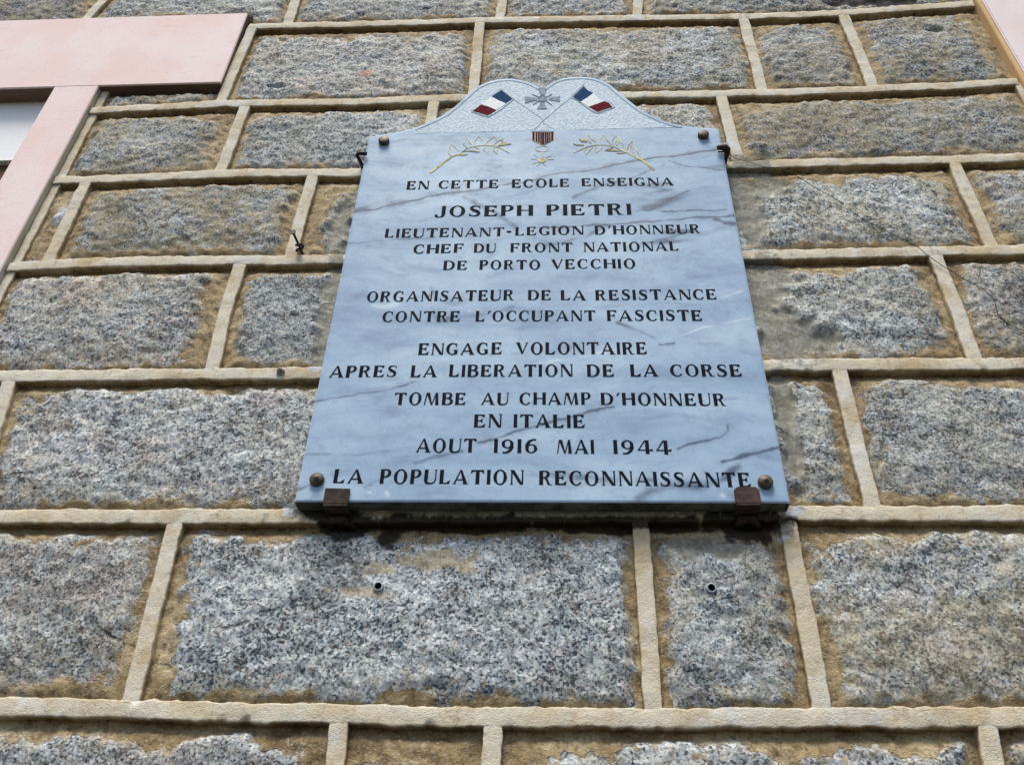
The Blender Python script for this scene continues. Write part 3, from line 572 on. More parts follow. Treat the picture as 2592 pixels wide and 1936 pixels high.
RPROF = [(-.5, .030, 2), (-.5, .006, 2), (-.5, .0016, 1.2), (-.485, .0007, .9), (-.455, .0002, .7), (-.38, 0, .3), (0, -.0002, 0), (.38, 0, .3), (.455, .0002, .7), (.485, .0007, .9), (.5, .0016, 1.2), (.5, .006, 2), (.5, .030, 2)]
NPR = len(RPROF)
def pointing_h(k, x0, x1, res=.0035):
    n_ = max(3, int((x1-x0)/res)); x = np.linspace(x0, x1, n_); zc = H(k)(x)
    prof = RPROF
    X = np.repeat(x[:, None], NPR, 1); V = np.array([p[0] for p in prof])[None, :]
    wv_ = WJ*(1+.10*fbm(x, 0*x+k, 12, 3, k+20))[:, None]
    ja = .0015*fbm(x, 0*x+k*2, 50, 4, k+22, .65)[:, None]; jb = .0015*fbm(x, 0*x+k*2.7, 50, 4, k+24, .65)[:, None]
    Z = zc[:, None]+V*wv_+np.where(V < 0, ja, jb)*(abs(V) > .4)
    Y = np.array([p[1] for p in prof])[None, :] + .0009*fbm(X, Z, 30, 3, 8)
    Y = Y + .0008*np.where(blobsum('cement_shade', X, Z) > .3, -1, 0)
    at = dict(edge=np.repeat(np.array([p[2] for p in prof])[None, :], n_, 0)*.7 + .3*fbm(X, Z, 14, 2, 3), cement_shade=blobsum('cement_shade', X, Z), white=blobsum('white', X, Z), rust=blobsum('rust', X, Z), dark=blobsum('dark', X, Z))
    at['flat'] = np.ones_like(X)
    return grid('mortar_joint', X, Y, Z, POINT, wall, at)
def pointing_v(fx, z0, z1, res=.0035, sx=0.0, wid=WJ, y0=.0003):
    n_ = max(3, int((z1-z0)/res)); z = np.linspace(z0, z1, n_); xc = fx(z)
    prof = RPROF
    Z = np.repeat(z[:, None], NPR, 1); V = np.array([p[0] for p in prof])[None, :]
    wv_ = wid*(1+.06*fbm(z, 0*z+xc[0]*9, 12, 3, 20))[:, None]
    ja = .0009*fbm(z, 0*z+xc[0], 50, 4, 22, .65)[:, None]; jb = .0009*fbm(z, 0*z+xc[0]*3, 50, 4, 24, .65)[:, None]
    X = xc[:, None]+V*wv_+np.where(V < 0, ja, jb)*(abs(V) > .4)
    Y = y0 + np.array([p[1] for p in prof])[None, :] + .0009*fbm(X, Z, 30, 3, 8)
    at = dict(edge=np.repeat(np.array([p[2] for p in prof])[None, :], n_, 0)*.7 + .3*fbm(X, Z, 14, 2, 3), cement_shade=blobsum('cement_shade', X, Z), white=blobsum('white', X, Z), rust=blobsum('rust', X, Z), dark=blobsum('dark', X, Z))
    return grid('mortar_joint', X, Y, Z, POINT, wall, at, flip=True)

VJ = {int(k): [lineX(L) for L in v] for k, v in D['VJ'].items()}
XM = {int(k): [float(np.mean([p[0] for p in L])) for L in v] for k, v in D['VJ'].items()}
# stain, pink, brightness per block (left to right) in each course
TINT = {
 0: [(.75, .75, .28), (.35, .2, .52), (.35, .25, .50), (.25, .15, .52), (.45, .3, .45)],
 1: [(.35, .55, .56), (.50, .15, .52), (.55, .35, .40), (.75, .25, .40)],
 2: [(.75, .25, .42), (.30, .15, .44), (.4, .2, .5), (.4, .2, .55), (.75, .3, .40)],
 3: [(.55, .3, .50), (.80, .15, .38), (.7, .1, .42), (.4, .2, .5), (.45, .15, .57), (.65, .65, .40)],
 4: [(.42, .65, .54), (.25, .05, .42), (.4, .2, .5), (.4, .1, .52), (.60, .55, .44)],
 5: [(.30, .2, .5), (.28, .50, .57), (.4, .2, .5), (.4, .2, .5), (.35, .2, .46), (.62, .35, .50)],
 6: [(.30, .60, .48), (.16, .05, .54), (.42, .15, .47), (.62, .35, .53)],
 7: [(.22, .55, .44), (.75, .45, .42), (.18, .25, .47), (.55, .65, .44)],
}
INS = {(1, 0): (.018, .018, .045, .010), (1, 1): (.020, .014, .032, .012), (1, 2): (.018, .026, .045, .016), (1, 3): (.022, .05, .03, .012),
 (2, 0): (.010, .035, .030, .012), (2, 1): (.018, .018, .030, .012), (2, 4): (.016, .035, .040, .014), (3, 1): (.030, .022, .030, .016), (3, 2): (.05, .01, .03, .01),
 (3, 4): (.02, .030, .040, .012), (4, 0): (.018, .040, .018, .008), (4, 1): (.018, .01, .018, .012), (4, 3): (.02, .028, .030, .014), (5, 1): (.020, .01, .022, .014),
 (5, 4): (.01, .018, .030, .012), (5, 5): (.030, .02, .020, .008), (6, 0): (.02, .016, .022, .022), (6, 1): (.030, .014, .026, .012), (6, 2): (.018, .018, .030, .008), (6, 3): (.022, .02, .030, .010),
 (7, 0): (.02, .03, .026, .01), (7, 1): (.025, .02, .050, .01), (7, 2): (.045, .02, .030, .01), (7, 3): (.02, .02, .02, .01), (0, 0): (.02, .02, .02, .004), (0, 4): (.02, .03, .03, .006)}
B0 = lambda x: np.where(x < X_LR+.008, Z_LT-.002, H(0)(x))
for row in range(0, 8):
    top = H(row-1); bot = B0 if row == 0 else H(row)
    fs = list(VJ[row]); xs = list(XM[row])
    if row == 0: left, hl = const(-1.55), WJ/2
    elif row == 7: left, hl = const(-.72), WJ/2
    else: left, hl = const(X_JR+.012), .006
    rr_, hr = (const(X_RL-.006), .006) if row != 7 else (const(1.02), WJ/2)
    edges = [left]+fs+[rr_]
    if row == 5: edges = [left]+fs+[rr_]
    for i in range(len(edges)-1):
        if row == 1:
            if i == 0:
                block(lambda x: np.full_like(x, Z_LB-.001), bot, left, edges[1], (.6, .4, .52), (.008, .014, .006, .006), 3, hw=(.006, WJ/2, .002, WJ/2), bulge=.004); continue
            tn = TINT[1][i-1]; ins = INS.get((1, i-1), (.018, .016, .03, .012))
        else:
            tn = TINT[row][i]; ins = INS.get((row, i), (.018, .016, .028, .012))
        hw = (hl if i == 0 else WJ/2, hr if i == len(edges)-2 else WJ/2, WJ/2, .002 if (row == 0 and i == 0) else WJ/2)
        block(top, bot, edges[i], edges[i+1], tn, ins, row*11+i*3, hw=hw)
    for fx in fs:
        z1 = float(top(fx(np.array([3.0])))[0]); z0 = float(bot(fx(np.array([3.0])))[0])
        pointing_v(fx, z0-.004, z1+.004)
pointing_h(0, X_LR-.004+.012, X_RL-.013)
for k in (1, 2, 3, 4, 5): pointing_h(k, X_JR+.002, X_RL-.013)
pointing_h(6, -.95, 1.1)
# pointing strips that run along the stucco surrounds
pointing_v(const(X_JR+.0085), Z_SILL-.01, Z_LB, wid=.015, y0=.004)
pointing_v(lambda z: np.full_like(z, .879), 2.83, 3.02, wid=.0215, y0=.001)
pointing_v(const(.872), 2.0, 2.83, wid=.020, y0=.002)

# the wall beyond the picture, same masonry, coarser mesh
def ext_row(row, x0, x1, seed):
    q = random.Random(seed); xs = [x0]
    while xs[-1] < x1-.55: xs.append(xs[-1]+q.uniform(.26, .52))
    xs.append(x1)
    for a, b in zip(xs[:-1], xs[1:]):
        block(H(row-1), H(row), const(a), const(b), (q.uniform(.2, .7), q.uniform(.1, .5), q.uniform(.42, .56)), seed=seed+int(a*10), res=.014)
        if a > x0: pointing_v(const(a), float(H(row)(np.array([a]))[0]), float(H(row-1)(np.array([a]))[0]), .02)
X_L2, X_R2 = -2.35, 2.25             # far ends of the two windows
for row in range(-4, 14):
    if row <= 0:
        if row < 0:
            ext_row(row, XW0, X_RL-.006, 100+row)
            pointing_h(row, XW0, X_RL-.013, .02)
        else: ext_row(0, XW0, -1.55, 99); pointing_v(const(-1.55), Z_LT, 3.545, .02)
        ext_row(row, X_R2+.01, XW1, 130+row); pointing_h(row, X_R2, XW1, .02)
    elif row <= 6:
        ext_row(row, XW0, X_L2, 150+row); pointing_h(row, XW0, X_L2, .02)
        ext_row(row, X_R2+.01, XW1, 170+row); pointing_h(row, X_R2, XW1, .02)
    elif row == 7:
        ext_row(7, XW0, -.72, 201); ext_row(7, 1.02, XW1, 202); pointing_v(const(-.72), 1.60, 1.85, .02); pointing_v(const(1.02), 1.60, 1.85, .02)
        pointing_h(7, XW0, XW1, .02); pointing_h(6, XW0, -.95, .02); pointing_h(6, 1.1, XW1, .02)
    else:
        ext_row(row, XW0, XW1, 210+row)
        if row < 13: pointing_h(row, XW0, XW1, .02)
# backing mortar and wall body with the two window openings left out
b = MB()
for (xa, xb, za, zb) in ((XW0, X_L2-.09, 0, Z_TOP), (X_L2-.09, X_JL, 0, Z_SILL), (X_L2-.09, X_JL, Z_LB, Z_TOP), (X_JL, .985, 0, Z_TOP),
                         (.985, X_R2-.09, 0, Z_SILL), (.985, X_R2-.09, 4.2, Z_TOP), (X_R2-.09, XW1, 0, Z_TOP)):
    b.box((xa, .024, za), (xb, .40, zb))
b.build('mortar_bed', BED, wall)

# ---------------------------------------------------------------- windows (parts of the wall)
def stucco_box(mb, a, b_, bev=.0022): mb.box(a, b_, bev)
win = bpy.data.objects.new('window', None); COL.objects.link(win); win.parent = wall; win.location = (X_JL, 0, Z_SILL)
win['label'] = 'window with pink stucco surround and white panel'
m = MB(); m.box((X_L2-.6, -.010, Z_LB), (X_LR, -.0055, Z_LT), .0012); m.build('lintel', PINK, win)
m = MB(); m.box((X_L2-.6, -.0057, Z_LB+.0008), (X_LR-.0008, .06, Z_LT-.0008)); m.build('lintel_core', SHADEP, win)  # brown colour carries the soffit's shade beneath the pink lintel
m = MB(); m.box((X_JL, -.0095, Z_SILL), (X_JR, -.0050, Z_LB+.002), .0012); m.build('jamb', PINK, win)
m = MB(); m.box((X_JL+.0006, -.0052, Z_SILL), (X_JR-.0006, .06, Z_LB+.0004)); m.build('jamb_core', CREAMP, win)
m = MB(); m.box((X_L2-.09, -.0095, Z_SILL), (X_L2, .06, Z_LB-.0003), .0018); m.build('jamb', PINK, win)
m = MB(); m.box((X_L2-.12, -.03, Z_SILL-.09), (X_JR+.03, .06, Z_SILL-.0005), .004); m.build('sill', PINK, win)
m = MB(); m.box((X_L2, .026, 2.891), (X_JL, .045, Z_LB+.02), .001); m.box((X_L2, .024, 2.8865), (X_JL, .046, 2.8905), .0005); m.build('panel', PANEL, win)
m = MB(); m.box((X_L2, .034, 2.80), (X_JL, .07, 2.886), .002); m.box((X_JL-.055, .034, Z_SILL+.06), (X_JL, .07, 2.80), .002)
m.box((X_L2, .034, Z_SILL), (X_JL, .07, Z_SILL+.06), .002); m.box((-1.72, .034, Z_SILL+.06), (-1.66, .07, 2.80), .002); m.build('frame', WOOD, win)
m = MB(); m.box((X_L2, .055, Z_SILL+.06), (X_JL-.055, .06, 2.80)); m.build('pane', GLASSD, win)
win2 = bpy.data.objects.new('window', None); COL.objects.link(win2); win2.parent = wall; win2.location = (X_RL, 0, Z_SILL)
win2['label'] = 'window opening with pale pink stucco surround at the right'
m = MB(); m.box((X_RL, -.010, Z_SILL), (.985, .06, 4.2), .0022); m.build('jamb', PINKR, win2)
m = MB(); m.box((X_RL-.0105, -.0070, Z_SILL), (X_RL-.0004, .05, 4.46), .0012); m.build('plaster_edge', TANP, win2)
m = MB(); m.box((X_R2-.09, -.010, Z_SILL), (X_R2, .06, 4.2), .0022); m.build('jamb', PINKR, win2)
m = MB(); m.box((X_RL, -.0105, 4.2003), (X_R2, .06, 4.46), .0022); m.build('lintel', PINKR, win2)
m = MB(); m.box((X_RL-.03, -.03, Z_SILL-.09), (X_R2+.03, .06, Z_SILL-.0005), .004); m.build('sill', PINKR, win2)
m = MB(); m.box((.985, .10, Z_SILL), (1.04, .14, 4.2)); m.box((X_R2-.145, .10, Z_SILL), (X_R2-.09, .14, 4.2)); m.box((1.55, .10, Z_SILL), (1.61, .14, 4.2)); m.build('frame', WOOD, win2)
m = MB(); m.box((1.04, .12, Z_SILL), (X_R2-.145, .125, 4.2)); m.build('pane', GLASSD, win2)

# ================================================================== the plaque
YF, YB = -.025, -.003
plaque = thing('marble_plaque', 'blue-grey veined marble memorial plaque with arched top and black French inscription', 'plaque', ((PX0+PX1)/2, YB, PZ0))
def polydist(X, Z, pts):
    d = np.full(X.shape, 9.0)
    for (x0, z0), (x1, z1) in zip(pts[:-1], pts[1:]):
        dx, dz = x1-x0, z1-z0; t = np.clip(((X-x0)*dx+(Z-z0)*dz)/(dx*dx+dz*dz+1e-12), 0, 1)
        d = np.minimum(d, np.hypot(X-x0-t*dx, Z-z0-t*dz))
    return d
lx = lambda v: PL[3][0]+(PL[0][0]-PL[3][0])*v; rx = lambda v: PL[2][0]+(PL[1][0]-PL[2][0])*v
NX, NZ = 330, 400
s = np.linspace(0, 1, NX)[:, None]; v = np.linspace(0, 1, NZ)[None, :]
Xt = PX0+(PX1-PX0)*s
ztop = np.interp(Xt, AX, AZ); zbot = PL[3][1]+(PL[2][1]-PL[3][1])*s
Z = zbot+(ztop-zbot)*v; vv = np.clip((Z-PZ0)/(PZ1-PZ0), 0, 1)
X = lx(vv)*(1-s)+rx(vv)*s
ed = np.minimum(np.minimum(X-lx(vv), rx(vv)-X), Z-zbot)
out_pts = [(float(a), float(b_)) for a, b_ in zip(AX, AZ)]
ed = np.minimum(ed, polydist(X, Z, out_pts))
chip = .0006*fbm(X, Z, 90, 3, 2)
Y = YF + .0016*(1-sst(0, .0022, ed+chip)) + .0002*fbm(X, Z, 12, 2, 4)
wx = .004*fbm(X, Z, 14, 3, 60); wz = .003*fbm(X, Z, 18, 3, 61)+.0012*fbm(X, Z, 70, 2, 62)
vein = np.zeros_like(X); wht = np.zeros_like(X)
for a, wd, pts in D['veins']:
    d = polydist(X+wx*.5, Z+wz, pts); mod = .75+.5*fbm(X, Z, 30, 2, int(wd*9000))
    q = abs(a)*(np.exp(-(d/(wd*1.05))**2)+.42*np.exp(-(d/(wd*2.5+.009))**2))*np.clip(mod, .2, 1.3)
    if a > 0: vein = np.maximum(vein, q)
    else: wht = np.maximum(wht, q)
SL = Z - .13*X + .012*fbm(X, Z, 5, 2, 70)       # faint drawn-out wisps
wisp = np.clip(fbm(X*.25, SL, 26, 3, 71)-.45, 0, 1)*1.1*np.clip(fbm(X, Z, 3.5, 2, 73)+.35, 0, 1)
vein = np.clip(vein+wisp, 0, 1.2)
grid('slab_face', X, Y, Z, MARBLE, plaque, dict(vein=vein-wht, edge=1-sst(0, .0035, ed)))
n0 = plaque.children[-1]; n0.name = 'slab_face'
# sides, underside and back
ring = [(i, 0) for i in range(NX)]+[(NX-1, j) for j in range(1, NZ)]+[(i, NZ-1) for i in range(NX-2, -1, -1)]+[(0, j) for j in range(NZ-2, 0, -1)]
fr_ = [(X[i, j], Y[i, j]+.0001, Z[i, j]) for i, j in ring]; bk = [(a, YB, c_) for a, _, c_ in fr_]
V = fr_+bk; K = len(ring); F = [(i, i+K, (i+1) % K+K, (i+1) % K) for i in range(K)]
F.append(tuple(range(K, 2*K)))
mesh('slab_edge', V, [f for f in F if not (len(f) == 4 and max(f[0], f[3]) < NX and f[0] < NX-1)], MARBLE, plaque, False, dict(vein=[.1]*(2*K), edge=[.15]*(2*K)))
Vu = [(X[i, 0], y_, Z[i, 0]) for y_ in (YF+.0002, YF+.006, YF+.0125, YB) for i in range(0, NX, 3)]; nu = len(range(0, NX, 3))
Vu = [(x, y_, z+(.0012*abs(float(fbm(np.array([x]), np.array([y_*9]), 60, 2, 3)[0])) if 0 < k//nu < 3 else 0)) for k, (x, y_, z) in enumerate(Vu)]
mesh('slab_underside', Vu, [(r_*nu+i, r_*nu+i+1, (r_+1)*nu+i+1, (r_+1)*nu+i) for r_ in range(3) for i in range(nu-1)], UNDER, plaque, True)
# stippled field in the arch, bounded by an engraved line
aa = [(x, z) for x, z in out_pts]
def offset(pts, d):
    P = np.array(pts); T = np.gradient(P, axis=0); T /= np.linalg.norm(T, axis=1)[:, None]; N = np.stack([T[:, 1], -T[:, 0]], 1)
    return [tuple(q) for q in P+N*d]
core = [p for p in aa if -.29 < p[0] < .265]
inner = offset(core, .0085); inner = [p for p in inner if -.262 < p[0] < .232]
# keep the notch single valued
inner = sorted(inner, key=lambda p: p[0])
FLOOR = 2.8735
xs_ = np.linspace(inner[0][0], inner[-1][0], 200); zi = np.interp(xs_, [p[0] for p in inner], [p[1] for p in inner])
zi = np.maximum(zi, FLOOR+.0003)
S_ = np.linspace(0, 1, 50)[None, :]
Xf = np.repeat(xs_[:, None], 50, 1); Zf = FLOOR+(zi[:, None]-.0012-FLOOR)*S_
grid('stippled_field', Xf, YF-.0002+.00012*fbm(Xf, Zf, 300, 2, 5), Zf, STIP, plaque)
m = MB(); m.ribbon(list(zip(xs_, zi)), .0018, YF-.0006, YF+.0002); m.build('engraved_border', GROOVE, plaque)
# flags
for F_ in D['flags']:
    fo = bpy.data.objects.new('flag', None); COL.objects.link(fo); fo.parent = plaque; fo.location = Vector((F_['blue'][0][0], YF, F_['blue'][0][1]))-plaque.location
    m = MB(); m.plate(F_['out'], YF-.0006, YF+.0001); m.build('flag_outline', GROOVE, fo)
    cx = sum(p[0] for p in F_['out'])/len(F_['out']); cz = sum(p[1] for p in F_['out'])/len(F_['out'])
    m = MB(); m.plate([(cx+(x-cx)*.93, cz+(z-cz)*.93) for x, z in F_['out']], YF-.0009, YF+.0001); m.build('flag_margin', STIP, fo)
    for k, mt in (('blue', BLUEP), ('white', WHITEP), ('red', REDP)):
        m = MB(); m.plate(F_[k], YF-.0013, YF); m.build(k+'_band', mt, fo)
    m = MB(); m.ribbon(F_['pole'], .0015, YF-.0004-.0001*(F_ is D['flags'][1]), YF); m.build('flag_pole', GROOVE, fo)
# war cross
cr = bpy.data.objects.new('engraved_cross', None); COL.objects.link(cr); cr.parent = plaque; cr.location = Vector((D['cross_c'][0], YF, D['cross_c'][1]))-plaque.location
for i, p in enumerate(D['cross']): m = MB(); m.plate(p, YF-.0012, YF); m.build('cross_arm', GREYP, cr)
m = MB()
for p in D['swords']: m.ribbon(p, .0022, YF-.0011, YF)
m.build('crossed_swords', GREYP, cr)
c0 = D['cross_c']; m = MB()
def ell(c, a, b_, n_=28, a0=0, a1=2*math.pi): return [(c[0]+a*math.cos(a0+(a1-a0)*i/n_), c[1]+b_*math.sin(a0+(a1-a0)*i/n_)) for i in range(n_+1)]
m.ribbon(ell(c0, .0082, .0092), .0016, YF-.0014, YF); m.build('cross_ring', GREYP, cr)
m = MB(); m.plate(ell(c0, .0062, .0070)[:-1], YF-.0012, YF); m.build('cross_centre', GROOVE, cr)
# medal
md = D['medal']; mo = bpy.data.objects.new('painted_medal', None); COL.objects.link(mo); mo.parent = plaque; mo.location = Vector((md['star'][0][0], YF, md['star'][0][1]))-plaque.location
m = MB(); m.plate(md['shield'], YF-.0006, YF); m.build('ribbon_ground', PINKR, mo)
m = MB(); m.ribbon(md['shield']+[md['shield'][0]], .0010, YF-.0008, YF); m.build('ribbon_outline', GOLD, mo)
m = MB(); m.ribbon(md['bar'], .0018, YF-.0013, YF); m.build('ribbon_bar', GROOVE, mo)
for i, p in enumerate(md['stripes']): m = MB(); m.plate(p, YF-.0010, YF); m.build('ribbon_stripe', REDP if i % 2 == 0 else GREENP, mo)
rg = md['ring']; m = MB(); m.ribbon(ell(rg[0], rg[1][0]-rg[0][0], abs(rg[0][1]-rg[2][1])), .0009, YF-.0005, YF); m.build('medal_ring', GOLD, mo)
sg = md['star']; m = MB(); m.plate(ell(sg[0], (sg[1][0]-sg[0][0])*.8, abs(sg[0][1]-sg[2][1])*.8)[:-1], YF-.0007, YF)
for p in md['rays']: m.ribbon(p, .0006, YF-.0004, YF)
m.build('medal_star', GOLD, mo)
# laurel branches
for key in ('branchL', 'branchR'):
    B = D[key]; bo = bpy.data.objects.new('gilded_branch', None); COL.objects.link(bo); bo.parent = plaque; bo.location = Vector((B['stem'][0][0], YF, B['stem'][0][1]))-plaque.location
    m = MB(); st_ = B['stem']; n_ = len(st_); m.ribbon(st_, [.0046-.0032*min(1, i/(n_*.45)) if i < n_-2 else (.0026, .0006)[i-(n_-2)] for i in range(n_)], YF-.0006, YF); m.build('stem', GOLD, bo)
    for i, l in enumerate(B['leaves']):
        P = np.array(l); c_ = P.mean(0); m = MB()
        slim = (np.ptp(P[:, 1]) < .012)
        if slim: m.plate([tuple(q) for q in P], YF-.0008, YF); m.build('leaf', GOLDD, bo)
        else:
            m.ribbon([tuple(q) for q in P], .0016, YF-.0005, YF); m.build('leaf', GOLD, bo)

# ---------------------------------------------------------------- letters
TH, TN = .25, .095
def strokeP(pts, ws, k=6):
    P = np.array(pts, float); W_ = np.array(ws, float); n_ = len(P); out, wo = [], []
    for i in range(n_-1):
        p0, p1, p2, p3 = P[max(i-1, 0)], P[i], P[i+1], P[min(i+2, n_-1)]
        for j in range(k):
            t = j/k; t2, t3 = t*t, t*t*t
            out.append(.5*((2*p1)+(-p0+p2)*t+(2*p0-5*p1+4*p2-p3)*t2+(-p0+3*p1-3*p2+p3)*t3)); wo.append(W_[i]*(1-t)+W_[i+1]*t)
    out.append(P[-1]); wo.append(W_[-1]); Q = np.array(out); T = np.gradient(Q, axis=0); T /= np.linalg.norm(T, axis=1)[:, None]+1e-9
    N = np.stack([-T[:, 1], T[:, 0]], 1)*np.array(wo)[:, None]/2
    A, B = Q+N, Q-N
    return [[tuple(A[i]), tuple(A[i+1]), tuple(B[i+1]), tuple(B[i])] for i in range(len(Q)-1)]
def arc(cx, cy, rx_, ry_, a0, a1, ws):
    n_ = len(ws); return strokeP([(cx+rx_*math.cos(math.radians(a0+(a1-a0)*i/(n_-1))), cy+ry_*math.sin(math.radians(a0+(a1-a0)*i/(n_-1)))) for i in range(n_)], ws, 4)
def stem(x, w_=TH, y0=0, y1=1): return [[(x-.015, y0), (x+w_+.015, y0), (x+w_, y0+.05), (x+w_, y1-.05), (x+w_+.015, y1), (x-.015, y1), (x, y1-.05), (x, y0+.05)]]
def thin(x, w_=TN): return [[(x, 0), (x+w_, 0), (x+w_, 1), (x, 1)]]
def top_arm(x0, x1): return [[(x0, 1), (x0, 1-TN), (x1-.24, 1-TN), (x1-.02, .74), (x1, 1)]]
def bot_arm(x0, x1): return [[(x0, 0), (x1-.02, 0), (x1+.03, .29), (x1-.22, TN), (x0, TN)]]
def mid_arm(x0, x1, y=.5): return [[(x0, y-.03), (x1-.16, y-.03), (x1, y-.16), (x1, y+.19), (x1-.16, y+.045), (x0, y+.045)]]
ring6 = lambda cx, cy, a, b_, t, tn: arc(cx, cy, a-t/2, b_-tn/2, 0, 360, [t, t*.86, t*.5, tn, tn*1.05, t*.5, t*.86, t, t*.86, t*.5, tn, tn*1.05, t*.5, t*.86, t])
G = {
 'A': (.92, [[(.40, 1), (.52, 1), (.93, 0), (.66, 0)], [(.0, 0), (.11, 0), (.50, .98), (.42, 1)], [(.16, .26), (.74, .26), (.72, .34), (.19, .34)], [(-.03, 0), (.17, 0), (.17, .035), (-.02, .035)], [(.6, 0), (.98, 0), (.98, .03), (.6, .03)]]),
 'B': (.74, stem(0)+strokeP([(.15, .963), (.40, .963), (.56, .90), (.60, .75), (.52, .60), (.36, .545), (.15, .545)], [.075, .075, .15, .2, .14, .075, .075])+strokeP([(.15, .53), (.40, .53), (.60, .45), (.66, .28), (.58, .10), (.40, .038), (.15, .038)], [.07, .075, .15, .22, .15, .075, .075])),
 'C': (.78, arc(.44, .5, .345, .475, 52, 322, [.085, .075, .085, .16, .22, .225, .19, .11, .075, .09, .12])+[[(.60, .95), (.72, .97), (.745, .64), (.69, .66)]]),
 'D': (.84, stem(0)+strokeP([(.15, .963), (.36, .963), (.58, .88), (.72, .66), (.73, .42), (.64, .18), (.42, .045), (.15, .037)], [.075, .075, .13, .21, .22, .17, .08, .075])),
 'E': (.72, stem(0)+top_arm(.1, .68)+mid_arm(.15, .54)+bot_arm(.1, .70)),
 'F': (.68, stem(0)+top_arm(.1, .70)+mid_arm(.15, .56)),
 'G': (.84, arc(.44, .5, .345, .475, 52, 308, [.085, .075, .085, .16, .22, .225, .19, .11, .075, .085, .10])+[[(.60, .95), (.72, .97), (.745, .66), (.69, .68)], [(.56, .0), (.62, .02), (.79, .06), (.79, .42), (.50, .42), (.50, .37), (.58, .35)]]),
 'H': (.86, stem(0)+stem(.64)+[[(.15, .47), (.7, .47), (.7, .555), (.15, .555)]]),
 'I': (.23, stem(0, .23)),
 'J': (.58, stem(.34, .22, .22, 1)+strokeP([(.45, .28), (.42, .08), (.28, -.04), (.12, -.02), (.05, .10), (.10, .20)], [.22, .17, .08, .11, .17, .12])),
 'L': (.68, stem(0)+bot_arm(.1, .66)),
 'M': (1.04, [[(.13, 1), (.37, 1), (.60, .0), (.50, .0)], [(.0, 0), (.085, 0), (.215, .93), (.13, .98)], [(.515, .0), (.59, .0), (.86, .98), (.79, 1)], [(.77, 1), (.93, 1), (1.04, 0), (.80, 0)]]),
 'N': (.86, thin(.055)+thin(.745)+[[(-.02, 1), (.25, 1), (.83, 0), (.62, 0), (.06, .93)], [(.68, .965), (.88, .965), (.88, 1), (.68, 1)], [(-.01, 0), (.19, 0), (.19, .035), (-.01, .035)]]),
 'O': (.88, ring6(.44, .5, .44, .53, .225, .075)),
 'P': (.68, stem(0)+strokeP([(.15, .963), (.38, .963), (.54, .89), (.58, .72), (.50, .55), (.34, .47), (.15, .47)], [.075, .075, .15, .22, .15, .075, .07])),
 'R': (.80, stem(0)+strokeP([(.15, .963), (.38, .963), (.54, .90), (.58, .75), (.50, .59), (.34, .52), (.15, .52)], [.075, .075, .15, .21, .15, .075, .07])+[[(.30, .53), (.50, .50), (.62, .2), (.68, .06), (.82, .02), (.80, 0), (.58, 0), (.50, .08), (.44, .3)]]),
 'S': (.66, strokeP([(.59, .74), (.55, .90), (.36, .965), (.17, .90), (.13, .74), (.26, .58), (.46, .45), (.55, .27), (.46, .09), (.28, .035), (.10, .09), (.04, .26)], [.05, .075, .075, .14, .18, .22, .23, .19, .13, .075, .08, .05], 4)+[[(.54, .93), (.60, .98), (.62, .70), (.57, .72)], [(.02, .30), (.07, .28), (.09, .06), (.02, .02)]]),
 'T': (.82, [[(0, 1), (-.02, .74), (.19, 1-TN), (.63, 1-TN), (.84, .74), (.82, 1)]]+stem(.30, TH, 0, .97)),
 'U': (.82, stem(0, TH, .28, 1)+strokeP([(.11, .3), (.16, .12), (.30, .03), (.50, .03), (.66, .12), (.735, .3), (.74, .6), (.74, 1)], [.22, .2, .12, .085, .09, .08, .075, .075])+[[(.66, .965), (.83, .965), (.83, 1), (.66, 1)]]),
 'V': (.86, [[(-.02, 1), (.25, 1), (.51, .12), (.46, 0), (.40, 0)], [(.75, 1), (.84, 1), (.475, 0), (.41, .02)], [(.68, .965), (.88, .965), (.88, 1), (.68, 1)]]),
 '1': (.26, stem(.02, .22)),
 '9': (.70, ring6(.35, .68, .35, .33, .2, .08)+strokeP([(.60, .66), (.60, .42), (.46, .16), (.24, .03), (.08, .05)], [.18, .2, .17, .11, .12])),
 '6': (.70, ring6(.35, .32, .35, .33, .2, .08)+strokeP([(.10, .34), (.10, .58), (.24, .84), (.46, .97), (.62, .95)], [.18, .2, .17, .11, .12])),
 '4': (.84, [[(.44, 1.02), (.66, 1.02), (.66, 0), (.44, 0)], [(.40, 1.02), (.47, .98), (.10, .30), (0, .27)], [(0, .24), (.62, .24), (.84, .20), (.86, .42), (.72, .33), (0, .33)]]),
 "'": (.22, [[(.10, 1.0), (.30, 1.0), (.07, .72), (.02, .72)]]),
 '.': (.24, [[(.12+.12*math.cos(i*math.pi/6), .47+.13*math.sin(i*math.pi/6)) for i in range(12)]]),
}
texts = ['EN CETTE ECOLE ENSEIGNA', 'JOSEPH PIETRI', "LIEUTENANT LEGION D'HONNEUR", 'CHEF DU FRONT NATIONAL', 'DE PORTO VECCHIO', 'ORGANISATEUR DE LA RESISTANCE', "CONTRE L'OCCUPANT FASCISTE",
         'ENGAGE VOLONTAIRE', 'APRES LA LIBERATION DE LA CORSE', "TOMBE AU CHAMP D'HONNEUR", 'EN ITALIE', 'AOUT 1916 MAI 1944', 'LA POPULATION RECONNAISSANTE']
wi = 0
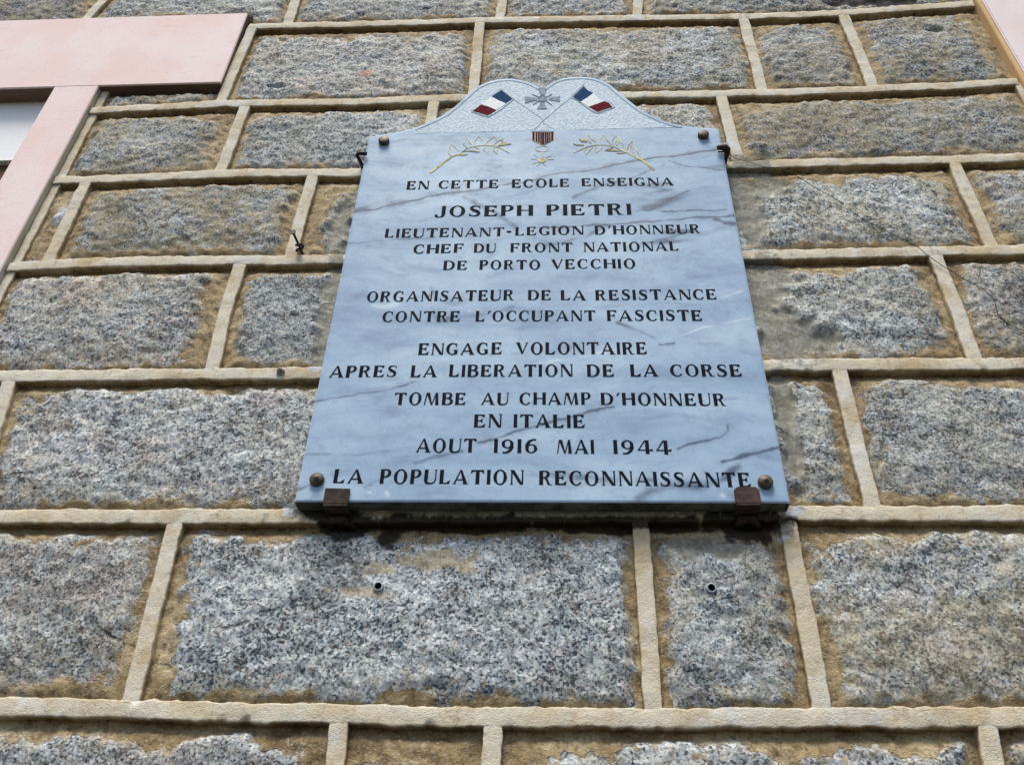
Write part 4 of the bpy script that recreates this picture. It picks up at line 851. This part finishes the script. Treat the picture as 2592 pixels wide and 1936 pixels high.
for ti, T_ in enumerate(texts):
    words = T_.split(' ')
    if ti == 2: words.insert(1, '.')
    lo_ = bpy.data.objects.new('inscription_line', None); COL.objects.link(lo_); lo_.parent = plaque; lo_['label'] = 'engraved black line reading '+T_
    lo_.location = Vector((D['words'][wi][1], YF, D['words'][wi][2]))-plaque.location
    for wd in words:
        w0 = D['words'][wi]; wi += 1
        assert w0[0] == wd, (w0[0], wd)
        _, x0, z0, x1, z1, hh = w0
        gap = .20; adv = sum(G[ch][0]+gap for ch in wd)-gap; pen = 0; L_ = x1-x0
        for ch in wd:
            gw, polys = G[ch]; m = MB()
            jx, jz, js = rnd.uniform(-.012, .012), rnd.uniform(-.008, .008), rnd.uniform(.985, 1.015)
            for pi_, pl in enumerate(polys):
                pts = []
                for (a, b_) in pl:
                    uu = (pen+a+jx)/adv
                    pts.append((x0+L_*uu, z0+(z1-z0)*uu+hh*(b_*js+jz)))
                m.plate(pts, YF-.00030-.000012*(pi_ % 12), YF+.0004)
            m.build('letter', BLACK, lo_); pen += gw+gap

# brass caps that hold the slab (part of the plaque's fixing)
for i, (x, z) in enumerate(D['caps']):
    m = MB(); q = .0096 if i > 1 else .0098
    if i > 1: prof = [(q*.97, YF+.001), (q, YF-.001), (q, YF-.0042), (q*.97, YF-.0050), (q*.6, YF-.0066), (q*.25, YF-.0084), (.0008, YF-.0100), (0, YF-.0101)]
    else: prof = [(q*.97, YF+.001), (q, YF-.001), (q, YF-.0060), (q*.95, YF-.0070), (q*.8, YF-.0078), (q*.4, YF-.0085), (0, YF-.0087)]
    m.lathe((x, z), prof); o = m.build('screw_cap', BRASS, plaque, smooth=True)

# ================================================================== iron brackets under the slab
bk = D['brk']
for (xa, xb, lab, rnd_) in ((bk[0][0], bk[1][0], 'square-cornered rusty iron bracket under the left end of the plaque', 0), (bk[2][0], bk[3][0], 'round-cornered red-rusted iron bracket under the right end of the plaque', 1)):
    zt = bk[0][1]; zb = PZ0-.0045
    t = thing('iron_bracket', lab, 'bracket', ((xa+xb)/2, 0, zb), 'brackets carrying the plaque')
    m = MB(); c_ = .004 if rnd_ else .0008
    pts = [(xa, zb-.0005), (xb, zb-.0005), (xb, zt-c_), (xb-c_, zt-(.0 if rnd_ else .001)), (xa+c_, zt), (xa, zt-c_)]
    m.plate(pts, YF-.0052, YF-.0012); m.build('front_lip', RUSTY if rnd_ else IRON, t)
    m = MB(); m.box((xa+.0005, YF-.0050, zb-.0045), (xb-.0005, .020, zb-.0008), .0006); m.build('arm', IRON, t)
    m = MB(); m.tube([(xa+.004, .016, zb-.012), (xa+.010, -.004, zb-.010), (xb-.008, -.005, zb-.011), (xb+.004, .014, zb-.013)], [.004, .006, .006, .004], 10); m.build('wall_socket', IRON, t, smooth=True)
# hooks at the sides
hl = D['hookL']; z = 2.811
t = thing('iron_hook', 'thin dark bent iron hook gripping the left edge of the plaque', 'hook', (hl[2][0], 0, z), 'hooks at the sides of the plaque')
m = MB(); m.tube([(-.3484, .02, z), (-.3484, -.006, z), (-.3520, -.022, z), (-.3535, -.0285, z), (-.3500, -.0315, z), (-.3440, -.0318, z), (-.3350, -.0305, z)], [.0034, .0034, .0032, .0032, .0034, .0036, .0034], 10); m.build('bent_rod', DIRON, t, smooth=True)
z = 2.803
t = thing('iron_hook', 'round-headed rust-brown hook at the right edge of the plaque', 'hook', (.3, 0, z), 'hooks at the sides of the plaque')
m = MB(); m.tube([(.3012, .02, z), (.3012, -.008, z), (.3015, -.020, z), (.3005, -.028, z), (.2960, -.0325, z), (.2900, -.0335, z), (.2835, -.0325, z), (.2820, -.0318, z)], [.0026, .0032, .0050, .0064, .0062, .0052, .0044, .0022], 12); m.build('bent_rod', RUSTY, t, smooth=True)
m = MB(); m.tube([(.2985, -.026, z-.003), (.290, -.0285, z-.006), (.284, -.0292, z-.0072)], [.0018, .0012, .0016], 6); m.build('binding_wire', WIREM, t, smooth=True)
# hanging wire
wr = D['wire']; t = thing('wire', 'thin dark wire trailing down the wall from the hook at the right of the plaque', 'wire', (wr[0][0], -.01, wr[0][1]))
Pw = []
for i, (x, zz) in enumerate(wr):
    Pw.append((x, -.006-(.014 if i == 0 else .004*math.sin(i*1.3)), zz))
Pw += [(.80, -.008, 2.30), (.815, -.010, 2.10)]
m = MB(); m.tube(Pw, .0006, 6); m.build('strand', WIREM, t, smooth=True)
m = MB(); m.tube([(x, -.009, zz) for x, zz in D['twig'][1:]], .0005, 5); m.build('loose_end', WIREM, t, smooth=True)
# nail with a curl of wire
nx_, nz_ = D['nail']; t = thing('nail', 'black nail sticking out of the pointing left of the plaque', 'nail', (nx_, 0, nz_))
m = MB(); m.tube([(nx_, .012, nz_), (nx_-.003, -.020, nz_+.001), (nx_-.0055, -.040, nz_+.002)], .0021, 8); m.build('shank', DIRON, t, smooth=True)
m = MB(); m.tube([(nx_-.0054, -.0395, nz_+.002), (nx_-.0056, -.0412, nz_+.0021), (nx_-.0057, -.0428, nz_+.0022)], [.0026, .0050, .0050], 12); m.build('head', DIRON, t)
cu = [(nx_-.0085+.0, -.004, nz_-.004)]
for i in range(15):
    a = i*.62; cu.append((nx_-.001+.0052*math.cos(a+2.6), -.006-.0009*i, nz_+.0042*math.sin(a+2.6)))
m = MB(); m.tube(cu, .0021, 7); m.build('wire_curl', DIRON, t, smooth=True)
# little snail-like shell stuck on the pointing
sx, sz = D['nub']; t = thing('snail_shell', 'tiny grey shell stuck on the pointing left of the plaque', 'shell', (sx, 0, sz))
m = MB(); m.lathe((sx, sz), [(.0066, .002), (.0064, -.001), (.0052, -.0045), (.0035, -.0075), (.0014, -.0098), (0, -.0104)], 20); m.build('spire', NUB, t, smooth=True)
m = MB(); m.lathe((sx+.0016, sz-.0026), [(.0020, -.004), (.0019, -.0060), (.0010, -.0070), (0, -.0071)], 14); m.build('mouth', DIRON, t, smooth=True)
# wall plugs
for i, (x, zz) in enumerate(D['plugs']):
    t = thing('wall_plug', ('grey plastic wall plug in the big granite block under the left of the plaque', 'grey plastic wall plug in the narrow granite block under the right of the plaque')[i], 'wall plug', (x, 0, zz), 'empty wall plugs under the plaque')
    y = -.0042; m = MB(); m.lathe((x, zz), [(.0038, .012), (.0038, y+.0004), (.0042, y-.0002), (.0062, y), (.0068, y+.0012), (.0068, .014)], 24); m.build('collar', GREYPL, t, smooth=True)
    m = MB(); m.lathe((x, zz), [(.00375, .0118), (0, .0119)], 20); m.lathe((x, zz), [(.0044, y-.0003), (.0038, y-.0001), (.0038, -.0014), (0, -.0013)], 20); m.build('bore_shade', HOLE, t)  # shallow black disc in the collar paints the darkness of a deep hole
print('objects', len(bpy.data.objects), 'tris', sum(len(o.data.polygons)*2 for o in bpy.data.objects if o.type == 'MESH'))
